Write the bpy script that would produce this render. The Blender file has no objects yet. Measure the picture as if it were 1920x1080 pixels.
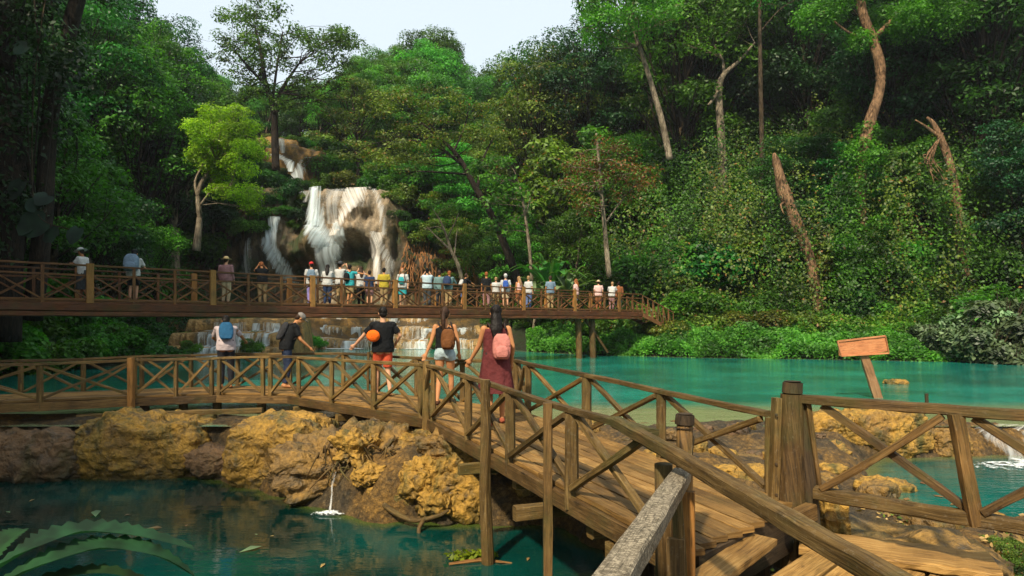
import bpy, math, random
import numpy as np
from mathutils import Vector, Matrix

SC = bpy.context.scene
COL = SC.collection
F, HY, CZ = 1250.0, 605.0, 1.45
rs = np.random.default_rng(11)
random.seed(5)
R = math.radians

def P(px, py, d):
    return np.array([(px - 960) / F * d, d, CZ + (HY - py) / F * d])
def G(px, py, z):
    d = F * (CZ - z) / (py - HY)
    return np.array([(px - 960) / F * d, d, z])

# ---------------------------------------------------------------- object helpers
def tag(o, label=None, cat=None, group=None, kind=None):
    if label: o['label'] = label
    if cat: o['category'] = cat
    if group: o['group'] = group
    if kind: o['kind'] = kind
    return o

def empty(name, loc, label, cat, group=None, rz=0.0):
    o = bpy.data.objects.new(name, None)
    COL.objects.link(o)
    o.location = [float(c) for c in loc]
    o.rotation_euler = (0, 0, rz)
    o.empty_display_size = 0.3
    return tag(o, label, cat, group)

def mesh_np(name, V, Fq, uv=None, smooth=False):
    me = bpy.data.meshes.new(name)
    V = np.asarray(V, dtype=np.float32); Fq = np.asarray(Fq, dtype=np.int32)
    n, k = Fq.shape
    me.vertices.add(len(V)); me.vertices.foreach_set('co', V.ravel())
    me.loops.add(n * k); me.loops.foreach_set('vertex_index', Fq.ravel())
    me.polygons.add(n)
    me.polygons.foreach_set('loop_start', np.arange(0, n * k, k, dtype=np.int32))
    me.polygons.foreach_set('loop_total', np.full(n, k, dtype=np.int32))
    if smooth: me.polygons.foreach_set('use_smooth', np.ones(n, dtype=bool))
    if uv is not None:
        l = me.uv_layers.new(name='UVMap')
        l.data.foreach_set('uv', np.asarray(uv, dtype=np.float32)[Fq.ravel()].ravel())
    me.update(calc_edges=True)
    return me

def obj(name, me, mat=None, parent=None, loc=None):
    o = bpy.data.objects.new(name, me)
    COL.objects.link(o)
    if mat is not None:
        if not me.materials: me.materials.append(mat)
    if parent is not None: o.parent = parent
    if loc is not None: o.location = [float(c) for c in loc]
    elif parent is not None:
        q = parent; w = Vector((0, 0, 0))
        while q is not None: w += q.location; q = q.parent
        o.location = -w
    return o

# ---------------------------------------------------------------- noise
def _h(ix, iy, iz, s):
    n = (ix * 374761393 + iy * 668265263 + iz * 2147483647 + s * 1274126177) & 0xFFFFFFFF
    n = ((n ^ (n >> 13)) * 1274126177) & 0xFFFFFFFF
    n = (n ^ (n >> 16)) & 0xFFFFFFFF
    return n / 4294967295.0
def vnoise(x, y, z, s=0):
    x, y, z = np.broadcast_arrays(np.asarray(x, float), np.asarray(y, float), np.asarray(z, float))
    fx, fy, fz = np.floor(x), np.floor(y), np.floor(z)
    ix, iy, iz = fx.astype(np.int64), fy.astype(np.int64), fz.astype(np.int64)
    tx, ty, tz = x - fx, y - fy, z - fz
    tx, ty, tz = [t * t * (3 - 2 * t) for t in (tx, ty, tz)]
    r = 0
    for a in (0, 1):
        wa = tx if a else 1 - tx
        for b in (0, 1):
            wb = ty if b else 1 - ty
            for c in (0, 1):
                wc = tz if c else 1 - tz
                r = r + wa * wb * wc * _h(ix + a, iy + b, iz + c, s)
    return r * 2 - 1
def fbm(x, y, z, o=4, s=0):
    r = 0; a = 1.0; t = 0
    for i in range(o):
        r = r + a * vnoise(np.asarray(x) * 2 ** i, np.asarray(y) * 2 ** i, np.asarray(z) * 2 ** i, s + i * 7)
        t += a; a *= .5
    return r / t
def sstep(a, b, x):
    t = np.clip((np.asarray(x, float) - a) / (b - a), 0, 1)
    return t * t * (3 - 2 * t)

# ---------------------------------------------------------------- mesh builder (solids)
class MB:
    def __init__(s):
        s.v = []; s.f = []; s.uv = []; s.n = 0
    def add(s, V, Fc, UV):
        s.v += [tuple(map(float, q)) for q in V]
        s.f += [tuple(i + s.n for i in q) for q in Fc]
        s.uv += UV
        s.n += len(V)
    def sweep(s, path, prof_fn, up=(0, 0, 1), cap=True):
        """prof_fn(i,t) -> list of (a,b) offsets; a along side vector, b along up vector"""
        path = [np.array(p, float) for p in path]
        V = []; L = 0; rings = []; uvr = []
        ox, oy = random.random() * 20, random.random() * 20
        m = len(path)
        for i, p in enumerate(path):
            t = path[min(i + 1, m - 1)] - path[max(i - 1, 0)]
            t /= (np.linalg.norm(t) + 1e-9)
            u = np.array(up, float)
            side = np.cross(t, u)
            if np.linalg.norm(side) < 1e-3: side = np.cross(t, np.array([0, 1., 0]))
            side /= np.linalg.norm(side)
            u2 = np.cross(side, t)
            if i: L += np.linalg.norm(p - path[i - 1])
            pr = prof_fn(i, i / max(1, m - 1))
            ring = [p + side * a + u2 * b for a, b in pr]
            w = 0; us = []
            for j in range(len(pr)):
                us.append((L + ox, w + oy))
                a, b = pr[j], pr[(j + 1) % len(pr)]
                w += math.hypot(a[0] - b[0], a[1] - b[1])
            rings.append(ring); uvr.append((us, w))
        k = len(rings[0])
        V = [q for r in rings for q in r]
        Fc = []; UV = []
        for i in range(m - 1):
            for j in range(k):
                j2 = (j + 1) % k
                Fc.append((i * k + j, i * k + j2, (i + 1) * k + j2, (i + 1) * k + j))
                a, b = uvr[i][0], uvr[i + 1][0]
                wj2a = a[j2][1] if j2 else oy + uvr[i][1]
                wj2b = b[j2][1] if j2 else oy + uvr[i + 1][1]
                UV += [a[j], (a[j][0], wj2a), (b[j][0], wj2b), b[j]]
        if cap:
            for i0, sgn in ((0, -1), ((m - 1) * k, 1)):
                idx = [i0 + j for j in range(k)]
                if sgn < 0: idx = idx[::-1]
                Fc.append(tuple(idx))
                cx = [rings[0 if sgn < 0 else -1][q - i0] for q in idx]
                UV += [(ox + .02 * a[0], oy + float(a[2])) for a in cx]
        s.add(V, Fc, UV)
    def beam(s, p0, p1, w, h, up=(0, 0, 1), jit=.004, seg=None, ch=.12, warp=0.0, end=None):
        p0 = np.array(p0, float); p1 = np.array(p1, float)
        L = np.linalg.norm(p1 - p0)
        seg = seg or max(2, int(L / .45) + 1)
        c = min(w, h) * ch
        base = [(-w/2 + c, -h/2), (w/2 - c, -h/2), (w/2, -h/2 + c), (w/2, h/2 - c),
                (w/2 - c, h/2), (-w/2 + c, h/2), (-w/2, h/2 - c), (-w/2, -h/2 + c)]
        ph = random.random() * 6
        wob = np.array([random.uniform(-1, 1) for _ in range(3)]) * warp
        pts = [p0 + (p1 - p0) * t + wob * math.sin(t * math.pi + 0 * ph) for t in np.linspace(0, 1, seg)]
        def prof(i, t):
            return [(a + random.uniform(-jit, jit), b + random.uniform(-jit, jit)) for a, b in base]
        s.sweep(pts, prof, up)
    def log(s, pts, rad, k=9, jit=.06, up=(.01, .02, 1), cap=True):
        rad = [rad] * len(pts) if not hasattr(rad, '__len__') else rad
        off = [1 + random.uniform(-jit, jit) for _ in range(k)]
        def prof(i, t):
            r = rad[i]
            return [(r * off[j] * math.cos(j * 2 * math.pi / k) * (1 + random.uniform(-jit, jit) * .4),
                     r * off[j] * math.sin(j * 2 * math.pi / k)) for j in range(k)]
        s.sweep(pts, prof, up, cap)
    def build(s, name, mat, parent=None, smooth=False, origin=None):
        me = bpy.data.meshes.new(name)
        v = s.v
        if origin is not None:
            v = [(a - origin[0], b - origin[1], c - origin[2]) for a, b, c in v]
        me.from_pydata(v, [], s.f)
        l = me.uv_layers.new(name='UVMap')
        l.data.foreach_set('uv', np.array(s.uv, dtype=np.float32).ravel())
        if smooth: me.polygons.foreach_set('use_smooth', np.ones(len(me.polygons), dtype=bool))
        me.update()
        return obj(name, me, mat, parent, origin)

def spline(pts, n=6):
    pts = [np.array(p, float) for p in pts]
    out = []
    for i in range(len(pts) - 1):
        p0 = pts[max(i - 1, 0)]; p1 = pts[i]; p2 = pts[i + 1]; p3 = pts[min(i + 2, len(pts) - 1)]
        for t in np.linspace(0, 1, n, endpoint=False):
            out.append(.5 * ((2 * p1) + (-p0 + p2) * t + (2 * p0 - 5 * p1 + 4 * p2 - p3) * t * t + (-p0 + 3 * p1 - 3 * p2 + p3) * t ** 3))
    out.append(pts[-1])
    return out

# ---------------------------------------------------------------- materials
class NT:
    def __init__(s, name):
        s.m = bpy.data.materials.new(name); s.m.use_nodes = True
        s.t = s.m.node_tree; s.t.nodes.clear()
        s.out = s.n('ShaderNodeOutputMaterial')
    def n(s, typ, **kw):
        nd = s.t.nodes.new(typ)
        for k, v in kw.items(): setattr(nd, k, v)
        return nd
    def l(s, a, b): s.t.links.new(a, b)
    def val(s, sock, v):
        if hasattr(v, 'is_linked') or isinstance(v, bpy.types.NodeSocket): s.l(v, sock)
        else: sock.default_value = v
    def coord(s, which='Object', scale=(1, 1, 1), rot=(0, 0, 0)):
        c = s.n('ShaderNodeTexCoord'); m = s.n('ShaderNodeMapping')
        m.inputs['Scale'].default_value = scale; m.inputs['Rotation'].default_value = rot
        s.l(c.outputs[which], m.inputs['Vector'])
        return m.outputs['Vector']
    def pos(s, scale=(1, 1, 1)):
        g = s.n('ShaderNodeNewGeometry'); m = s.n('ShaderNodeMapping')
        m.inputs['Scale'].default_value = scale
        s.l(g.outputs['Position'], m.inputs['Vector'])
        return m.outputs['Vector']
    def noise(s, vec, scale, detail=4, rough=.6, dist=0.0):
        nz = s.n('ShaderNodeTexNoise')
        nz.inputs['Scale'].default_value = scale; nz.inputs['Detail'].default_value = detail
        nz.inputs['Roughness'].default_value = rough; nz.inputs['Distortion'].default_value = dist
        s.l(vec, nz.inputs['Vector'])
        return nz.outputs['Fac']
    def ramp(s, fac, stops, interp='LINEAR'):
        r = s.n('ShaderNodeValToRGB'); e = r.color_ramp.elements
        r.color_ramp.interpolation = interp
        while len(e) < len(stops): e.new(.5)
        for i, (p, c) in enumerate(stops):
            e[i].position = p
            e[i].color = (c, c, c, 1) if not hasattr(c, '__len__') else (*c[:3], 1)
        s.l(fac, r.inputs['Fac'])
        return r.outputs['Color']
    def mix(s, fac, a, b, typ='MIX'):
        m = s.n('ShaderNodeMix', data_type='RGBA', blend_type=typ)
        for sock, v in ((m.inputs[0], fac), (m.inputs[6], a), (m.inputs[7], b)):
            if isinstance(v, bpy.types.NodeSocket): s.l(v, sock)
            elif not hasattr(v, '__len__'): sock.default_value = v
            else: sock.default_value = (*v[:3], 1)
        return m.outputs[2]
    def math(s, op, a, b=0.0, c=0.0):
        m = s.n('ShaderNodeMath', operation=op)
        for i, v in enumerate((a, b, c)):
            if isinstance(v, bpy.types.NodeSocket): s.l(v, m.inputs[i])
            else: m.inputs[i].default_value = v
        return m.outputs[0]
    def attr(s, name):
        a = s.n('ShaderNodeAttribute'); a.attribute_name = name
        return a.outputs['Fac']
    def bump(s, h, strength=.5, dist=.02):
        b = s.n('ShaderNodeBump'); b.inputs['Strength'].default_value = strength
        b.inputs['Distance'].default_value = dist
        s.l(h, b.inputs['Height'])
        return b.outputs['Normal']
    def bsdf(s, col, rough=.7, normal=None, spec=.3):
        b = s.n('ShaderNodeBsdfPrincipled')
        if isinstance(col, bpy.types.NodeSocket): s.l(col, b.inputs['Base Color'])
        else: b.inputs['Base Color'].default_value = (*col[:3], 1)
        if isinstance(rough, bpy.types.NodeSocket): s.l(rough, b.inputs['Roughness'])
        else: b.inputs['Roughness'].default_value = rough
        b.inputs['Specular IOR Level'].default_value = spec
        if normal is not None: s.l(normal, b.inputs['Normal'])
        return b
    def done(s, b):
        s.l(b.outputs[0], s.out.inputs['Surface'])
        return s.m

def leaf_mat(name, dark, light, trans=.28, extra=None, ex_amt=.12, rough=.5, clump=.45):
    t = NT(name)
    g = t.n('ShaderNodeNewGeometry')
    rnd = g.outputs['Random Per Island']
    col = t.mix(rnd, dark, light)
    cl = t.noise(t.coord('Object'), clump, 2, .6)
    cl = t.ramp(cl, [(.35, .42), (.62, 1.35)])
    col = t.mix(1.0, col, cl, 'MULTIPLY')
    oi = t.n('ShaderNodeObjectInfo')
    hs = t.n('ShaderNodeHueSaturation')
    t.l(t.math('MULTIPLY_ADD', oi.outputs['Random'], .05, .475), hs.inputs['Hue'])
    t.l(t.math('MULTIPLY_ADD', oi.outputs['Random'], .5, .75), hs.inputs['Value'])
    hs.inputs['Saturation'].default_value = 1.0
    t.l(col, hs.inputs['Color'])
    col = hs.outputs['Color']
    if extra:
        r2 = t.math('FRACT', t.math('MULTIPLY', rnd, 37.7))
        f = t.math('LESS_THAN', r2, ex_amt)
        col = t.mix(f, col, extra)
    b = t.bsdf(col, rough, spec=.35)
    tr = t.n('ShaderNodeBsdfTranslucent')
    c2 = t.mix(1.0, col, (1.3, 1.5, .5), 'MULTIPLY')
    t.l(c2, tr.inputs['Color'])
    mx = t.n('ShaderNodeMixShader'); mx.inputs[0].default_value = trans
    t.l(b.outputs[0], mx.inputs[1]); t.l(tr.outputs[0], mx.inputs[2])
    return t.done(mx)

def wood_mat(name, dark, mid, light, moss=.25, wear=.3, mosscol=(.045, .06, .015)):
    t = NT(name)
    v = t.coord('UV', (1, 1, 1))
    st = t.coord('UV', (1.6, 28, 1))
    gr = t.noise(st, 1.6, 6, .65, .6)
    fine = t.noise(t.coord('UV', (3, 110, 1)), 1.4, 3, .6)
    bl = t.noise(v, 2.2, 4, .6)
    g = t.n('ShaderNodeNewGeometry')
    isl = g.outputs['Random Per Island']
    f = t.math('ADD', t.math('MULTIPLY', gr, .6), t.math('MULTIPLY', bl, .4))
    col = t.ramp(f, [(.3, dark), (.5, mid), (.72, light)])
    col = t.mix(1.0, col, t.ramp(isl, [(0, .5), (1, 1.35)]), 'MULTIPLY')
    oi = t.n('ShaderNodeObjectInfo')
    col = t.mix(1.0, col, t.ramp(oi.outputs['Random'], [(0, (.62, .60, .58)), (.5, (1, 1, 1)), (1, (1.28, 1.2, 1.05))]), 'MULTIPLY')
    kn = t.noise(t.coord('UV', (2.2, 7, 1)), 1.5, 2, .5)
    col = t.mix(t.math('MULTIPLY', t.ramp(kn, [(.64, 0), (.70, 1)]), .7), col, dark)
    ms = t.noise(t.pos(), 1.7, 5, .65)
    col = t.mix(t.math('MULTIPLY', t.ramp(ms, [(.5, 0), (.68, 1)]), moss), col, mosscol)
    sp = t.noise(t.pos(), 34 if wear < .8 else 55, 4, .8)
    col = t.mix(t.math('MULTIPLY', t.ramp(sp, [(.56, 0), (.66, 1)] if wear < .8 else [(.47, 0), (.58, 1)]), wear), col, (.34, .30, .22) if wear < .8 else (.37, .31, .215))
    ck = t.ramp(fine, [(.36, .25), (.46, 1)])
    col = t.mix(.75, col, t.mix(1, col, ck, 'MULTIPLY'))
    h = t.math('ADD', t.math('MULTIPLY', gr, .6), t.math('MULTIPLY', fine, .5))
    return t.done(t.bsdf(col, t.ramp(bl, [(.3, .55), (.7, .9)]), t.bump(h, .7, .012), .25))

def simple_mat(name, col, rough=.8, var=.25, scale=9, spec=.2, bump=.2, bd=.01):
    t = NT(name)
    nz = t.noise(t.coord('Object'), scale, 4, .6)
    c = t.mix(1, col, t.ramp(nz, [(.3, 1 - var), (.7, 1 + var)]), 'MULTIPLY')
    return t.done(t.bsdf(c, rough, t.bump(nz, bump, bd), spec))

def bark_mat(name, dark, light, scale=3.0):
    t = NT(name)
    n1 = t.noise(t.coord('Object', (1, 1, .25)), scale * 3, 5, .65, .5)
    n2 = t.noise(t.coord('Object'), scale * .5, 3, .6)
    c = t.ramp(t.math('ADD', t.math('MULTIPLY', n1, .6), t.math('MULTIPLY', n2, .4)), [(.40, dark), (.60, light)])
    n3 = t.noise(t.coord('Object', (1, 1, .12)), scale * 9, 4, .7)
    c = t.mix(1, c, t.ramp(n3, [(.38, .45), (.6, 1.2)]), 'MULTIPLY')
    return t.done(t.bsdf(c, .85, t.bump(t.math('ADD', n1, n3), 1, .06), .2))

def rock_mat(name, ochre=(.36, .20, .045), grey=(.15, .115, .07), dk=(.035, .03, .018), moss=(.05, .055, .012), wet=None, oamt=.5, sc=1.0, mossamt=.5):
    t = NT(name)
    p = t.pos()
    a = t.noise(p, .9 * sc, 5, .6); b = t.noise(p, 3.2 * sc, 6, .7, .4); c = t.noise(p, 17 * sc, 4, .7)
    col = t.ramp(a, [(.50 - .25 * oamt, grey), (.62 - .2 * oamt, ochre)])
    col = t.mix(t.ramp(b, [(.30, 1), (.52, 0)]), col, dk)
    mo = t.noise(t.pos((1.4, 1.4, .35)), 1.5 * sc, 5, .65, .5)
    col = t.mix(t.math('MULTIPLY', t.ramp(mo, [(.5, 0), (.64, 1)]), mossamt), col, moss)
    col = t.mix(1, col, t.ramp(c, [(.3, .6), (.7, 1.3)]), 'MULTIPLY')
    if wet is not None:
        sx = t.n('ShaderNodeSeparateXYZ'); t.l(p, sx.inputs[0])
        hgt = t.math('ADD', sx.outputs['Z'], t.math('MULTIPLY', t.math('SUBTRACT', b, .5), .35))
        wz = t.ramp(t.math('MULTIPLY', t.math('SUBTRACT', hgt, wet), 2.2), [(.12, 0), (.42, 1)])
        col = t.mix(wz, t.mix(1, col, (.36, .40, .22), 'MULTIPLY'), col)
    vo = t.n('ShaderNodeTexVoronoi'); vo.inputs['Scale'].default_value = 6 * sc
    wv = t.n('ShaderNodeVectorMath', operation='ADD')
    sw = t.n('ShaderNodeTexNoise'); sw.inputs['Scale'].default_value = 3 * sc; t.l(p, sw.inputs['Vector'])
    t.l(p, wv.inputs[0]); t.l(sw.outputs['Color'], wv.inputs[1]); t.l(wv.outputs[0], vo.inputs['Vector'])
    h = t.math('ADD', t.math('MULTIPLY', b, 1.0), t.math('ADD', t.math('MULTIPLY', c, .35), t.math('MULTIPLY', vo.outputs['Distance'], .6)))
    return t.done(t.bsdf(col, t.ramp(b, [(.3, .35), (.6, .8)]), t.bump(h, .9, .09 / sc), .4))

M = {}
ZU, ZL, ZM = -.45, -1.3, -.92
M['plank'] = wood_mat('deck plank wood', (.09, .046, .012), (.30, .165, .045), (.50, .32, .115), .2, .08)
M['rail'] = wood_mat('weathered rail wood', (.035, .020, .006), (.13, .078, .022), (.30, .20, .075), .5, .18)
M['railgrey'] = wood_mat('grey lichened rail wood', (.05, .042, .028), (.13, .105, .068), (.25, .21, .15), .25, .9)
M['darkwood'] = wood_mat('dark wet and shaded wood', (.018, .012, .007), (.05, .032, .016), (.10, .065, .03), .5, .05)
M['post'] = wood_mat('old post wood', (.025, .014, .005), (.10, .057, .018), (.25, .15, .055), .4, .12)
M['orange'] = wood_mat('orange sun-toned wood', (.10, .045, .012), (.26, .12, .03), (.38, .2, .06), .3, .1)  # warm light on the lit board and thick bridge posts is in this orange
M['redwood'] = wood_mat('dark red timber', (.022, .009, .004), (.075, .026, .010), (.14, .055, .022), .35, .05)
M['bridgewood'] = wood_mat('bridge rail timber', (.035, .014, .005), (.12, .05, .017), (.26, .13, .045), .25, .08)
M['signwood'] = wood_mat('pinkish sign board', (.26, .09, .04), (.46, .18, .075), (.56, .28, .13), 0, .2)
M['signpost'] = wood_mat('sign post wood', (.16, .08, .035), (.33, .17, .08), (.45, .27, .14), .1, .2)
M['rock'] = rock_mat('ochre travertine rock', (.36, .20, .03), (.20, .11, .03), oamt=.72, mossamt=.85, wet=ZL)
M['rockred'] = rock_mat('reddish brown rock', (.17, .095, .04), (.10, .06, .03), oamt=.5, wet=ZL)
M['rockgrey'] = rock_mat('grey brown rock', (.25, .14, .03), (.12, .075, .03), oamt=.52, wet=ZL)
M['bark'] = bark_mat('brown bark', (.025, .018, .010), (.10, .07, .04))
M['barkdark'] = bark_mat('dark bark', (.010, .008, .006), (.04, .028, .018))
M['barkpale'] = bark_mat('pale bark', (.09, .07, .045), (.32, .26, .18))
M['barktan'] = bark_mat('tan orange bark', (.06, .032, .016), (.36, .21, .11))
L_ = leaf_mat
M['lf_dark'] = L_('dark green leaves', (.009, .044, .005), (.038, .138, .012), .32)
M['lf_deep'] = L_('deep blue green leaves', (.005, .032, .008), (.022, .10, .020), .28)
M['lf_mid'] = L_('mid green leaves', (.022, .088, .006), (.085, .235, .014), .38)
M['lf_bright'] = L_('bright green leaves', (.030, .125, .010), (.115, .29, .028), .4)
M['lf_yellow'] = L_('yellow green leaves', (.12, .21, .008), (.31, .43, .018), .45)
M['lf_olive'] = L_('olive leaves', (.050, .085, .008), (.145, .205, .020), .32, (.22, .11, .025), .05)
M['lf_brown'] = L_('dry reddish brown leaves', (.10, .052, .010), (.28, .14, .03), .3, (.07, .16, .012), .45)
M['lf_grey'] = L_('pale grey green leaves', (.04, .08, .028), (.16, .23, .105), .15, rough=.42)
M['lf_haze'] = L_('far green leaves', (.030, .095, .012), (.10, .235, .028), .38)
# ---------------------------------------------------------------- terrain
def seg_dist(x, y, poly):
    """signed distance, negative inside"""
    x = np.asarray(x, float); y = np.asarray(y, float)
    d = np.full(x.shape, 1e9); ins = np.zeros(x.shape, bool)
    n = len(poly)
    for i in range(n):
        ax, ay = poly[i]; bx, by = poly[(i + 1) % n]
        vx, vy = bx - ax, by - ay
        t = np.clip(((x - ax) * vx + (y - ay) * vy) / (vx * vx + vy * vy), 0, 1)
        d = np.minimum(d, np.hypot(x - ax - t * vx, y - ay - t * vy))
        c = ((ay > y) != (by > y)) & (x < (bx - ax) * (y - ay) / (by - ay + 1e-12) + ax)
        ins ^= c
    return np.where(ins, -d, d)

UP = [(-15.5, 13.2), (-8, 13.4), (-2, 13.0), (1, 12.6), (5, 12.6), (8, 12.6), (16, 12.8), (26, 15), (34, 22), (29, 29),
      (22, 32.5), (15.5, 35.0), (9.9, 36.6), (5, 39.5), (2, 43), (-1, 48), (-8, 49.5), (-13, 49), (-15, 45), (-20.5, 42.5),
      (-20.5, 38.2), (-17, 35), (-17, 31), (-19, 26), (-18, 20), (-16, 16)]
LO = [(-40, -14), (-40, 11), (-14, 11.7), (-9, 11.7), (-5.6, 11.85), (-4.9, 11.4), (-2.85, 9.85), (-1.9, 9.1), (-.43, 9.05),
      (.6, 8.9), (1.3, 7.6), (1.9, 5.9), (1.6, 4.4), (1.0, 3.5), (.2, 1.5), (-.5, 0), (-.5, -14)]
MI = [(6.1, 11.6), (5.4, 10.2), (5.0, 8.6), (5.0, 7.7), (6.5, 6.9), (10, 6), (17, 6), (17, 11.9), (9, 11.9), (7.7, 11.9)]
ZU, ZL, ZM = -.45, -1.3, -.92

def ztop(x):
    x = np.asarray(x, float)
    px = x / 58 * F + 960
    return np.interp(px, [300, 420, 560, 600, 725, 760, 800, 880, 960, 1040], [12, 13.2, 13.3, 13.05, 13.05, 11, 8.8, 7.0, 5.5, 4.2])

def ground(x, y):
    x = np.asarray(x, float); y = np.asarray(y, float)
    t = seg_dist(x, y, UP)
    w1 = fbm(x * .25, y * .25, 0 * x, 4, 3); w2 = fbm(x * 1.1, y * 1.1, 0 * x, 4, 9); w3 = fbm(x * 3.5, y * 3.5, 0 * x, 3, 19)
    tp = np.maximum(t, 0)
    far = y > 13.1
    hill = -.35 + .55 * sstep(0, 1.6, tp) + .36 * np.maximum(tp - 2, 0) + .42 * np.maximum(tp - 6, 0)
    hill = 46 * (1 - np.exp(-np.maximum(hill, 0) / 46)) + np.minimum(hill, 0)
    # right foot of slope is gentler next the water
    # waterfall amphitheatre
    ca = sstep(-27.5, -24, x) * (1 - sstep(0, 1, (x + 1) / (5 + 1.1 * np.maximum(y - 61, 0)))) * sstep(40, 46, y)
    zt = ztop(x)
    zc = -.3 + 2.1 * sstep(0.3, 3.5, tp) + 0 * x
    zc = zc + (zt - zc) * sstep(59.6, 61.2, y)
    zc = zc + np.maximum(y - 62, 0) * .5 - np.maximum(y - 98, 0) * .3
    hill = hill * (1 - ca) + zc * ca
    hill = hill + w1 * .9 * sstep(1, 10, tp) + w2 * .25 * sstep(.3, 4, tp)
    # near land (between the pools, right bank by the camera)
    w4 = np.abs(fbm(x * 1.7, y * 1.7, 0 * x, 3, 23)); near = -.44 + w2 * .12 + w3 * .07 + (.22 - w4) * .22
    near = near - .18 * sstep(2.5, 4.5, x) * (1 - sstep(9.5, 11.5, y))
    near = near + sstep(16, 24, x) * .8
    land = np.where(far, hill, near)
    blend = sstep(12.6, 13.6, y)
    land = near * (1 - blend) + hill * blend
    # pool basins
    iu = 1 - sstep(-1.6, .15, t)
    z = land * (1 - iu) + (ZU - .9 + w2 * .2) * iu
    rim = np.exp(-((y - 13.6) / 1.9) ** 2) * (x > -16) * (x < 26)
    z = np.where(t < 0, np.maximum(z, (ZU - .02 - .55 * sstep(12.9, 17.5, y) + w3 * .05) * (rim > .02) + -9 * (rim <= .02)), z)
    tl = seg_dist(x, y, LO)
    il = 1 - sstep(-.7, .75, tl + w3 * .15)
    z = z * (1 - il) + (-2.3) * il
    tm = seg_dist(x, y, MI)
    im = 1 - sstep(-.8, .55, tm + w3 * .12)
    z = z * (1 - im) + (-1.6) * im
    # spit at the lower left that carries the leafy plant
    sp = np.exp(-(((x + 4.3) / 1.0) ** 2 + ((y - 2.6) / .8) ** 2))
    z = z + sp * 1.9
    return z

def axis(dense0, dense1, ds, lo, hi, cs):
    a = list(np.arange(dense0, dense1, ds))
    left = [dense0]; st = ds
    while left[-1] > lo:
        st = min(st * 1.12, cs if left[-1] > -95 else 60); left.append(left[-1] - st)
    right = [a[-1]]; st = ds
    while right[-1] < hi:
        st = min(st * 1.12, cs if right[-1] < 130 else 60); right.append(right[-1] + st)
    return np.array(sorted(left[1:]) + a + right[1:])
gx = axis(-10, 13, .14, -420, 420, 1.2)
gy = axis(1, 14.5, .14, -420, 520, 1.2)
X, Y = np.meshgrid(gx, gy)
Z = ground(X, Y)
nx, ny = len(gx), len(gy)
idx = np.arange(nx * ny).reshape(ny, nx)
Fq = np.stack([idx[:-1, :-1], idx[:-1, 1:], idx[1:, 1:], idx[1:, :-1]], -1).reshape(-1, 4)
me = mesh_np('ground', np.stack([X, Y, Z], -1).reshape(-1, 3), Fq, smooth=True)
rocky = (1 - sstep(13.8, 16, Y)) * (1 - sstep(15, 20, X))
rocky = np.maximum(rocky, sstep(-28, -25, X) * (1 - sstep(-6, 1, X)) * sstep(40, 44, Y) * (1 - sstep(60, 61, Y)))
at = me.attributes.new('rocky', 'FLOAT', 'POINT'); at.data.foreach_set('value', rocky.ravel().astype(np.float32))

def terrain_mat():
    t = NT('forest floor and travertine')
    p = t.pos()
    a = t.noise(p, .8, 5, .6); b = t.noise(p, 3.4, 6, .7, .3); c = t.noise(p, 18, 4, .7)
    och = t.ramp(a, [(.40, (.10, .072, .035)), (.62, (.27, .145, .03))])
    och = t.mix(t.ramp(b, [(.32, 1), (.52, 0)]), och, (.04, .032, .018))
    soil = t.ramp(b, [(.3, (.010, .014, .006)), (.6, (.035, .032, .014))])
    soil = t.mix(t.ramp(a, [(.4, 0), (.6, .8)]), soil, (.018, .04, .008))
    col = t.mix(t.attr('rocky'), soil, och)
    col = t.mix(1, col, t.ramp(c, [(.3, .6), (.7, 1.3)]), 'MULTIPLY')
    d = t.noise(p, 70, 4, .75)
    col = t.mix(1, col, t.ramp(d, [(.34, .45), (.64, 1.4)]), 'MULTIPLY')
    vo = t.n('ShaderNodeTexVoronoi'); vo.inputs['Scale'].default_value = 13; t.l(p, vo.inputs['Vector'])
    col = t.mix(1, col, t.ramp(vo.outputs['Distance'], [(.1, 1.15), (.6, .6)]), 'MULTIPLY')
    h = t.math('ADD', b, t.math('ADD', t.math('MULTIPLY', c, .45), t.math('MULTIPLY', d, .16)))
    h = t.math('SUBTRACT', h, t.math('MULTIPLY', vo.outputs['Distance'], .25))
    return t.done(t.bsdf(col, t.ramp(b, [(.3, .4), (.6, .85)]), t.bump(h, 1, .12), .35))
g_ob = obj('ground', me, terrain_mat()); tag(g_ob, kind='structure')

# ---------------------------------------------------------------- water
def water_mat(name, deep, shallow, rough, bscale, bstr, dist=.05, big=0):
    t = NT(name)
    sh = t.attr('shallow')
    nz = t.noise(t.pos(), .5, 4, .6, .3)
    n2 = t.noise(t.pos(), 2.3, 4, .65)
    f = t.math('ADD', sh, t.math('MULTIPLY', t.math('SUBTRACT', n2, .5), .55))
    nb_ = t.noise(t.pos(), .16 if big else .3, 3, .55)
    col = t.mix(1, deep, t.ramp(nz, [(.32, .7), (.68, 1.25)]), 'MULTIPLY')
    col = t.mix(1, col, t.ramp(nb_, [(.38, .4 if big else .75), (.6, 2.0 if big else 1.2)]), 'MULTIPLY')
    col = t.mix(t.ramp(f, [(.2, 0), (.85, 1)]), col, shallow)
    st = t.noise(t.pos((.35, 1.5, 1)), bscale, 4, .62, .4)
    st2 = t.noise(t.pos((.6, 1.3, 1)), bscale * 3.3, 3, .6)
    h = t.math('ADD', st, t.math('MULTIPLY', st2, .4))
    b = t.bsdf(col, rough, t.bump(h, bstr, dist), .5)
    return t.done(b)

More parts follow.
